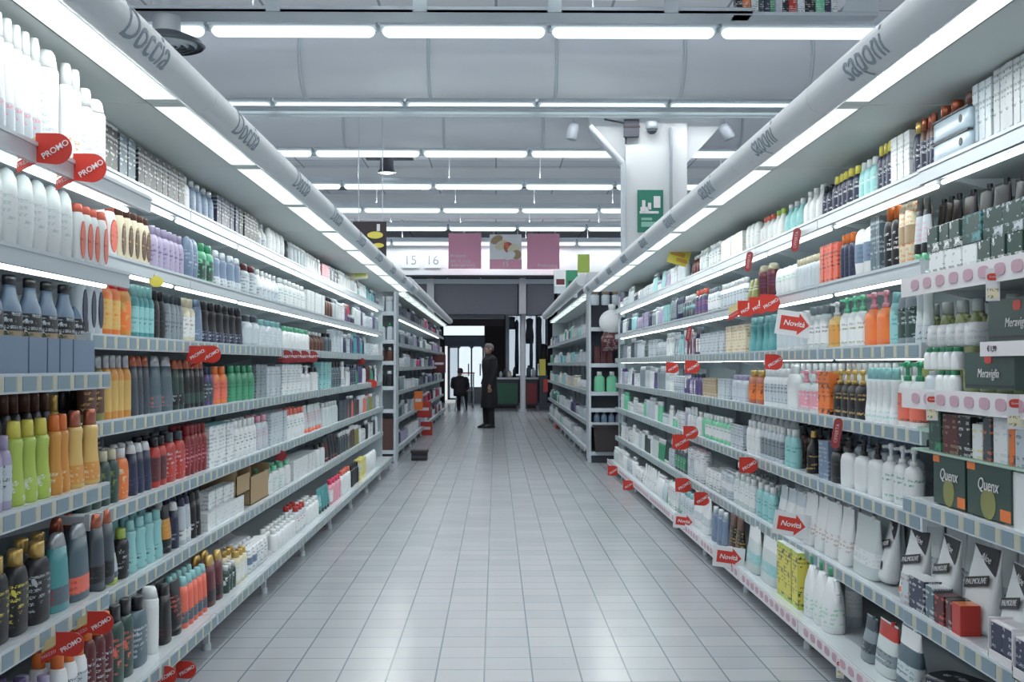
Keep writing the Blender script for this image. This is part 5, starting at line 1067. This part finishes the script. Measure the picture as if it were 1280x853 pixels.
# tall red promotional panels on the far left gondola
for px, py, w, h, c, lb in ((523, 501, .07, .15, 'orange', 'orange-red sign hanging on the far left shelving'), (530, 512, .12, .14, 'red', 'red sign on the far left shelving below the orange one'), (532, 536, .12, .12, 'red', 'red tag at the foot of the far left shelving'), (549, 455, .14, .2, 'maroon', 'dark red sign near the end of the far left shelving')):
    p = atX(px, py, -1.24); e = empty('shelf_sign', p); MB().box(-w, w, 0, .004, -h, h).build('panel', body(c), e); MB().box(-w*.7, w*.7, -.002, 0, -.02, .03).build('print', INKW, e); MB().box(-w-.02, -w, 0, .01, -.03, .03).build('clip', STEEL, e); tag(e, lb, 'sign')
tag(MB().box(atX(690, 546, 1.16).x-.0, atX(690, 546, 1.16).x+.14, 22.4, 23.2, .02, .12).build('red_crate', body('red')), 'low red crate at the foot of the far right shelving', 'crate')

# ================================================================== PEOPLE
COAT = plain('black_coat', (30, 28, 34), .8, var=.2, scale=20)
SKIN = plain('skin', (176, 140, 124), .5); HAIR = plain('grey_hair', (112, 104, 104), .6, var=.2, scale=60); SHOE = plain('black_shoes', (22, 22, 26), .5)
def skin_obj(name, pts, edges, mat, parent, root=0, sub=1):
    me = bpy.data.meshes.new(name); me.from_pydata([p[:3] for p in pts], edges, []); o = bpy.data.objects.new(name, me); COL.objects.link(o); o.parent = parent
    o.modifiers.new('skin', 'SKIN').use_smooth_shade = True
    ly = me.skin_vertices[0].data if me.skin_vertices else None
    if ly is None:
        bpy.context.view_layer.objects.active = o
        bm = bmesh.new(); bm.from_mesh(me); bm.verts.layers.skin.verify(); bm.to_mesh(me); bm.free(); ly = me.skin_vertices[0].data
    for i, p in enumerate(pts):
        ly[i].radius = (p[3], p[4] if len(p) > 4 else p[3])
    ly[root].use_root = True
    m = o.modifiers.new('sub', 'SUBSURF'); m.levels = sub; m.render_levels = sub
    bpy.context.view_layer.update(); dg = bpy.context.evaluated_depsgraph_get()
    nm = bpy.data.meshes.new_from_object(o.evaluated_get(dg)); o.modifiers.clear(); o.data = nm; nm.materials.clear(); nm.materials.append(mat); return o
def hand(pts, edges, w, d, side):
    """palm and five curled fingers hanging from wrist vertex w, pointing along d"""
    x, y, z = pts[w][:3]; base = len(pts)
    pts.append((x+d[0]*.05, y+d[1]*.05, z+d[2]*.05, .026, .018)); edges.append((w, base))
    for k, (off, ln) in enumerate(((-.03, .07), (-.01, .08), (.01, .076), (.03, .06))):
        a = len(pts); pts.append((x+off*.4, y+off, z-.095, .009)); pts.append((x+off*.4+side*.012, y+off, z-.095-ln*.5, .008)); pts.append((x+off*.4+side*.03, y+off, z-.095-ln*.9, .007))
        edges += [(base, a), (a, a+1), (a+1, a+2)]
    a = len(pts); pts.append((x+side*.03, y-.03, z-.05, .01)); pts.append((x+side*.045, y-.035, z-.085, .009)); edges += [(base, a), (a, a+1)]
def person(x, y, rz, H, lb, sit=False, nm='person'):
    """local frame: faces -y; z up"""
    e = empty(nm, (x, y, 0), rz); k = H/1.72
    if not sit:
        P = [(0, 0, .95, .14, .11), (0, 0, 1.15, .135, .1), (0, .01, 1.35, .16, .11), (0, .015, 1.46, .08, .07), (0, -.005, 1.53, .055, .055),
             (.085, 0, .86, .085), (.09, -.015, .5, .06), (.09, .02, .1, .042), (.09, -.03, .05, .04, .035), (.095, -.13, .035, .035, .025),
             (-.085, 0, .86, .085), (-.09, -.05, .5, .06), (-.09, -.04, .1, .042), (-.09, -.09, .05, .04, .035), (-.095, -.19, .035, .035, .025),
             (.18, .01, 1.41, .065), (.23, .02, 1.14, .05), (.225, -.07, .9, .034), (-.18, .01, 1.41, .065), (-.23, .02, 1.14, .05), (-.225, -.07, .9, .034)]
        E = [(0, 1), (1, 2), (2, 3), (3, 4), (0, 5), (5, 6), (6, 7), (7, 8), (8, 9), (0, 10), (10, 11), (11, 12), (12, 13), (13, 14), (2, 15), (15, 16), (16, 17), (2, 18), (18, 19), (19, 20)]
        hand(P, E, 17, (0, -.3, -.95), -1); hand(P, E, 20, (0, -.3, -.95), 1); hz = 1.635
    else:
        P = [(0, .05, .55, .15, .12), (0, .06, .75, .135, .1), (0, .03, .93, .16, .11), (0, .0, 1.03, .08, .07), (0, -.03, 1.1, .055, .055),
             (.1, -.05, .53, .085), (.11, -.42, .52, .065), (.11, -.4, .12, .045), (.11, -.52, .04, .035), (-.1, -.05, .53, .085), (-.11, -.42, .52, .065), (-.11, -.4, .12, .045), (-.11, -.52, .04, .035),
             (.19, .03, .98, .065), (.24, -.02, .74, .05), (.18, -.26, .68, .034), (-.19, .03, .98, .065), (-.24, -.02, .74, .05), (-.18, -.26, .68, .034)]
        E = [(0, 1), (1, 2), (2, 3), (3, 4), (0, 5), (5, 6), (6, 7), (7, 8), (0, 9), (9, 10), (10, 11), (11, 12), (2, 13), (13, 14), (14, 15), (2, 16), (16, 17), (17, 18)]
        hand(P, E, 15, (0, -.3, -.9), -1); hand(P, E, 18, (0, -.3, -.9), 1); hz = 1.2
    b = skin_obj('body', P, E, SKIN, e); hy = -.02 if not sit else -.05
    hd = MB(); n_ = 10
    hd.loft([(hz+.115*math.sin(t), .078*math.cos(t)*(1 if t > 0 else .88), .095*math.cos(t)*(1 if t > 0 else .9), 0, hy-(.012 if t < 0 else 0)) for t in [-1.45+2.9*i/n_ for i in range(n_+1)]], 18)
    hd.loft([(hz-.035, .012, .012, 0, hy-.1), (hz-.02, .016, .02, 0, hy-.1), (hz+.02, .008, .01, 0, hy-.09)], 8)
    for s in (-1, 1): hd.loft([(hz-.03, .008, .016, s*.078, hy+.01), (hz, .012, .022, s*.082, hy+.01), (hz+.028, .008, .018, s*.08, hy+.01)], 8)
    h_ = hd.build('head', SKIN, b)
    ey = MB()
    for s in (-1, 1): ey.loft([(hz+.0, .012, .006, s*.03, hy-.089), (hz+.012, .012, .006, s*.03, hy-.091)], 8)
    ey.loft([(hz-.062, .022, .006, 0, hy-.088), (hz-.055, .022, .006, 0, hy-.09)], 8); ey.build('eyes_and_mouth', VOID, b)
    hr = MB(); hr.loft([(hz-.03, .07, .045, 0, hy+.055), (hz+.0, .086, .075, 0, hy+.03), (hz+.04, .09, .1, 0, hy+.012), (hz+.09, .078, .088, 0, hy+.008), (hz+.125, .04, .05, 0, hy)], 18); hr.build('hair', HAIR if not sit else VOID, b)
    ct = MB()
    if not sit:
        ct.loft([(.42, .205, .17), (.43, .21, .175), (.6, .2, .165), (.9, .185, .15), (1.1, .175, .14), (1.3, .21, .155), (1.42, .2, .145), (1.45, .16, .12), (1.49, .1, .09), (1.53, .07, .075)], 20, 2.3)
        for s in (-1, 1): ct.tube((s*.18, .01, 1.42), (s*.235, .02, 1.14), .085, 12, 0, .066); ct.loft([(1.34, .07, .07, s*.185, .01), (1.43, .085, .085, s*.18, .01), (1.48, .06, .06, s*.165, .01), (1.5, .03, .03, s*.15, .01)], 12); ct.tube((s*.235, .02, 1.15), (s*.228, -.065, .9), .062, 12, 0, .052)
    else:
        ct.loft([(.45, .2, .17, 0, .03), (.6, .2, .17, 0, .04), (.8, .19, .15, 0, .05), (.95, .22, .16, 0, .02), (1.03, .19, .13, 0, .01), (1.06, .12, .1, 0, 0), (1.08, .08, .08, 0, -.02)], 20, 2.3)
        for s in (-1, 1): ct.tube((s*.19, .03, .98), (s*.245, -.02, .74), .088, 12, 0, .065); ct.loft([(.92, .07, .07, s*.19, .03), (1.0, .085, .085, s*.185, .03), (1.05, .05, .05, s*.17, .03)], 12); ct.tube((s*.245, -.02, .74), (s*.19, -.24, .69), .058, 12, 0, .05)
    ct.build('coat', COAT, b)
    tr = MB(); sh = MB()
    if not sit:
        for s, a, c, d in ((1, 0, -.015, .02), (-1, 0, -.05, -.04)):
            tr.tube((s*.085, a, .86), (s*.09, c, .5), .1, 14, 0, .078); tr.tube((s*.09, c, .5), (s*.09, d, .07), .078, 14, 0, .062)
            sh.loft([(0, .05, .13, s*.093, d-.06), (.03, .052, .135, s*.093, d-.06), (.06, .045, .1, s*.093, d-.04), (.1, .045, .05, s*.09, d), (.13, .05, .05, s*.09, d)], 14, 2.6)
    else:
        for s in (-1, 1):
            tr.tube((s*.1, -.02, .53), (s*.11, -.43, .52), .1, 14, 0, .08); tr.tube((s*.11, -.42, .56), (s*.11, -.4, .08), .08, 14, 0, .06)
            sh.loft([(0, .05, .13, s*.11, -.46), (.05, .05, .12, s*.11, -.46), (.1, .045, .05, s*.11, -.4)], 14, 2.6)
    tr.build('trousers', COAT, b); sh.build('shoes', SHOE, b)
    for c in e.children: c.scale = (k, k, k)
    tag(e, lb, 'person'); return e
person(fx(612, 22.9), 22.9, -PI/2*.78, 1.63, 'person in a long black coat standing in the middle of the aisle')
s0 = fx(577, 33.0)
person(s0, 31.6, PI*.96, 1.5, 'dark-clothed person seated by the far checkout', True)
e = empty('stool', (s0, 31.66, 0)); MB().loft([(.39, .17, .17), (.4, .18, .18), (.45, .18, .18)], 18).build('seat', VOID, e)
for a in range(4):
    c_, n_ = math.cos(a*PI/2+.78), math.sin(a*PI/2+.78); MB().tube((.13*c_, .13*n_, .39), (.2*c_, .2*n_, 0), .014).build('leg', STEEL, e)
tag(e, 'round dark stool under the seated person', 'stool')

# hanging display shapes in the bright window
for k, (px, a, b, w_, c) in enumerate(((639, 396, 412, .16, 'slate'), (646, 400, 468, .07, 'navy'), (662, 398, 430, .14, 'slate'), (664, 405, 462, .06, 'steel'), (674, 396, 455, .1, 'slate'), (679, 430, 470, .16, 'black'))):
    X_ = (px-620)*37.2/F; z1, z0 = EYE+(456-a)*37.2/F, EYE+(456-b)*37.2/F; q = empty('window_garment', (X_, 37.2, z0)); m = MB(); h = z1-z0
    m.loft([(0, w_*.9, .06), (h*.3, w_, .08), (h*.7, w_*.75, .07), (h*.95, w_*.9, .06), (h, w_*.3, .03)], 12); m.build('cloth', body(c), q); MB().tube((0, 0, h), (0, 0, 4.95-z0), .008, 6).build('hanger', DARK, q)
    tag(q, 'dark hanging shapes silhouetted in the bright far window', 'garment', 'dark shapes hanging in the far window')
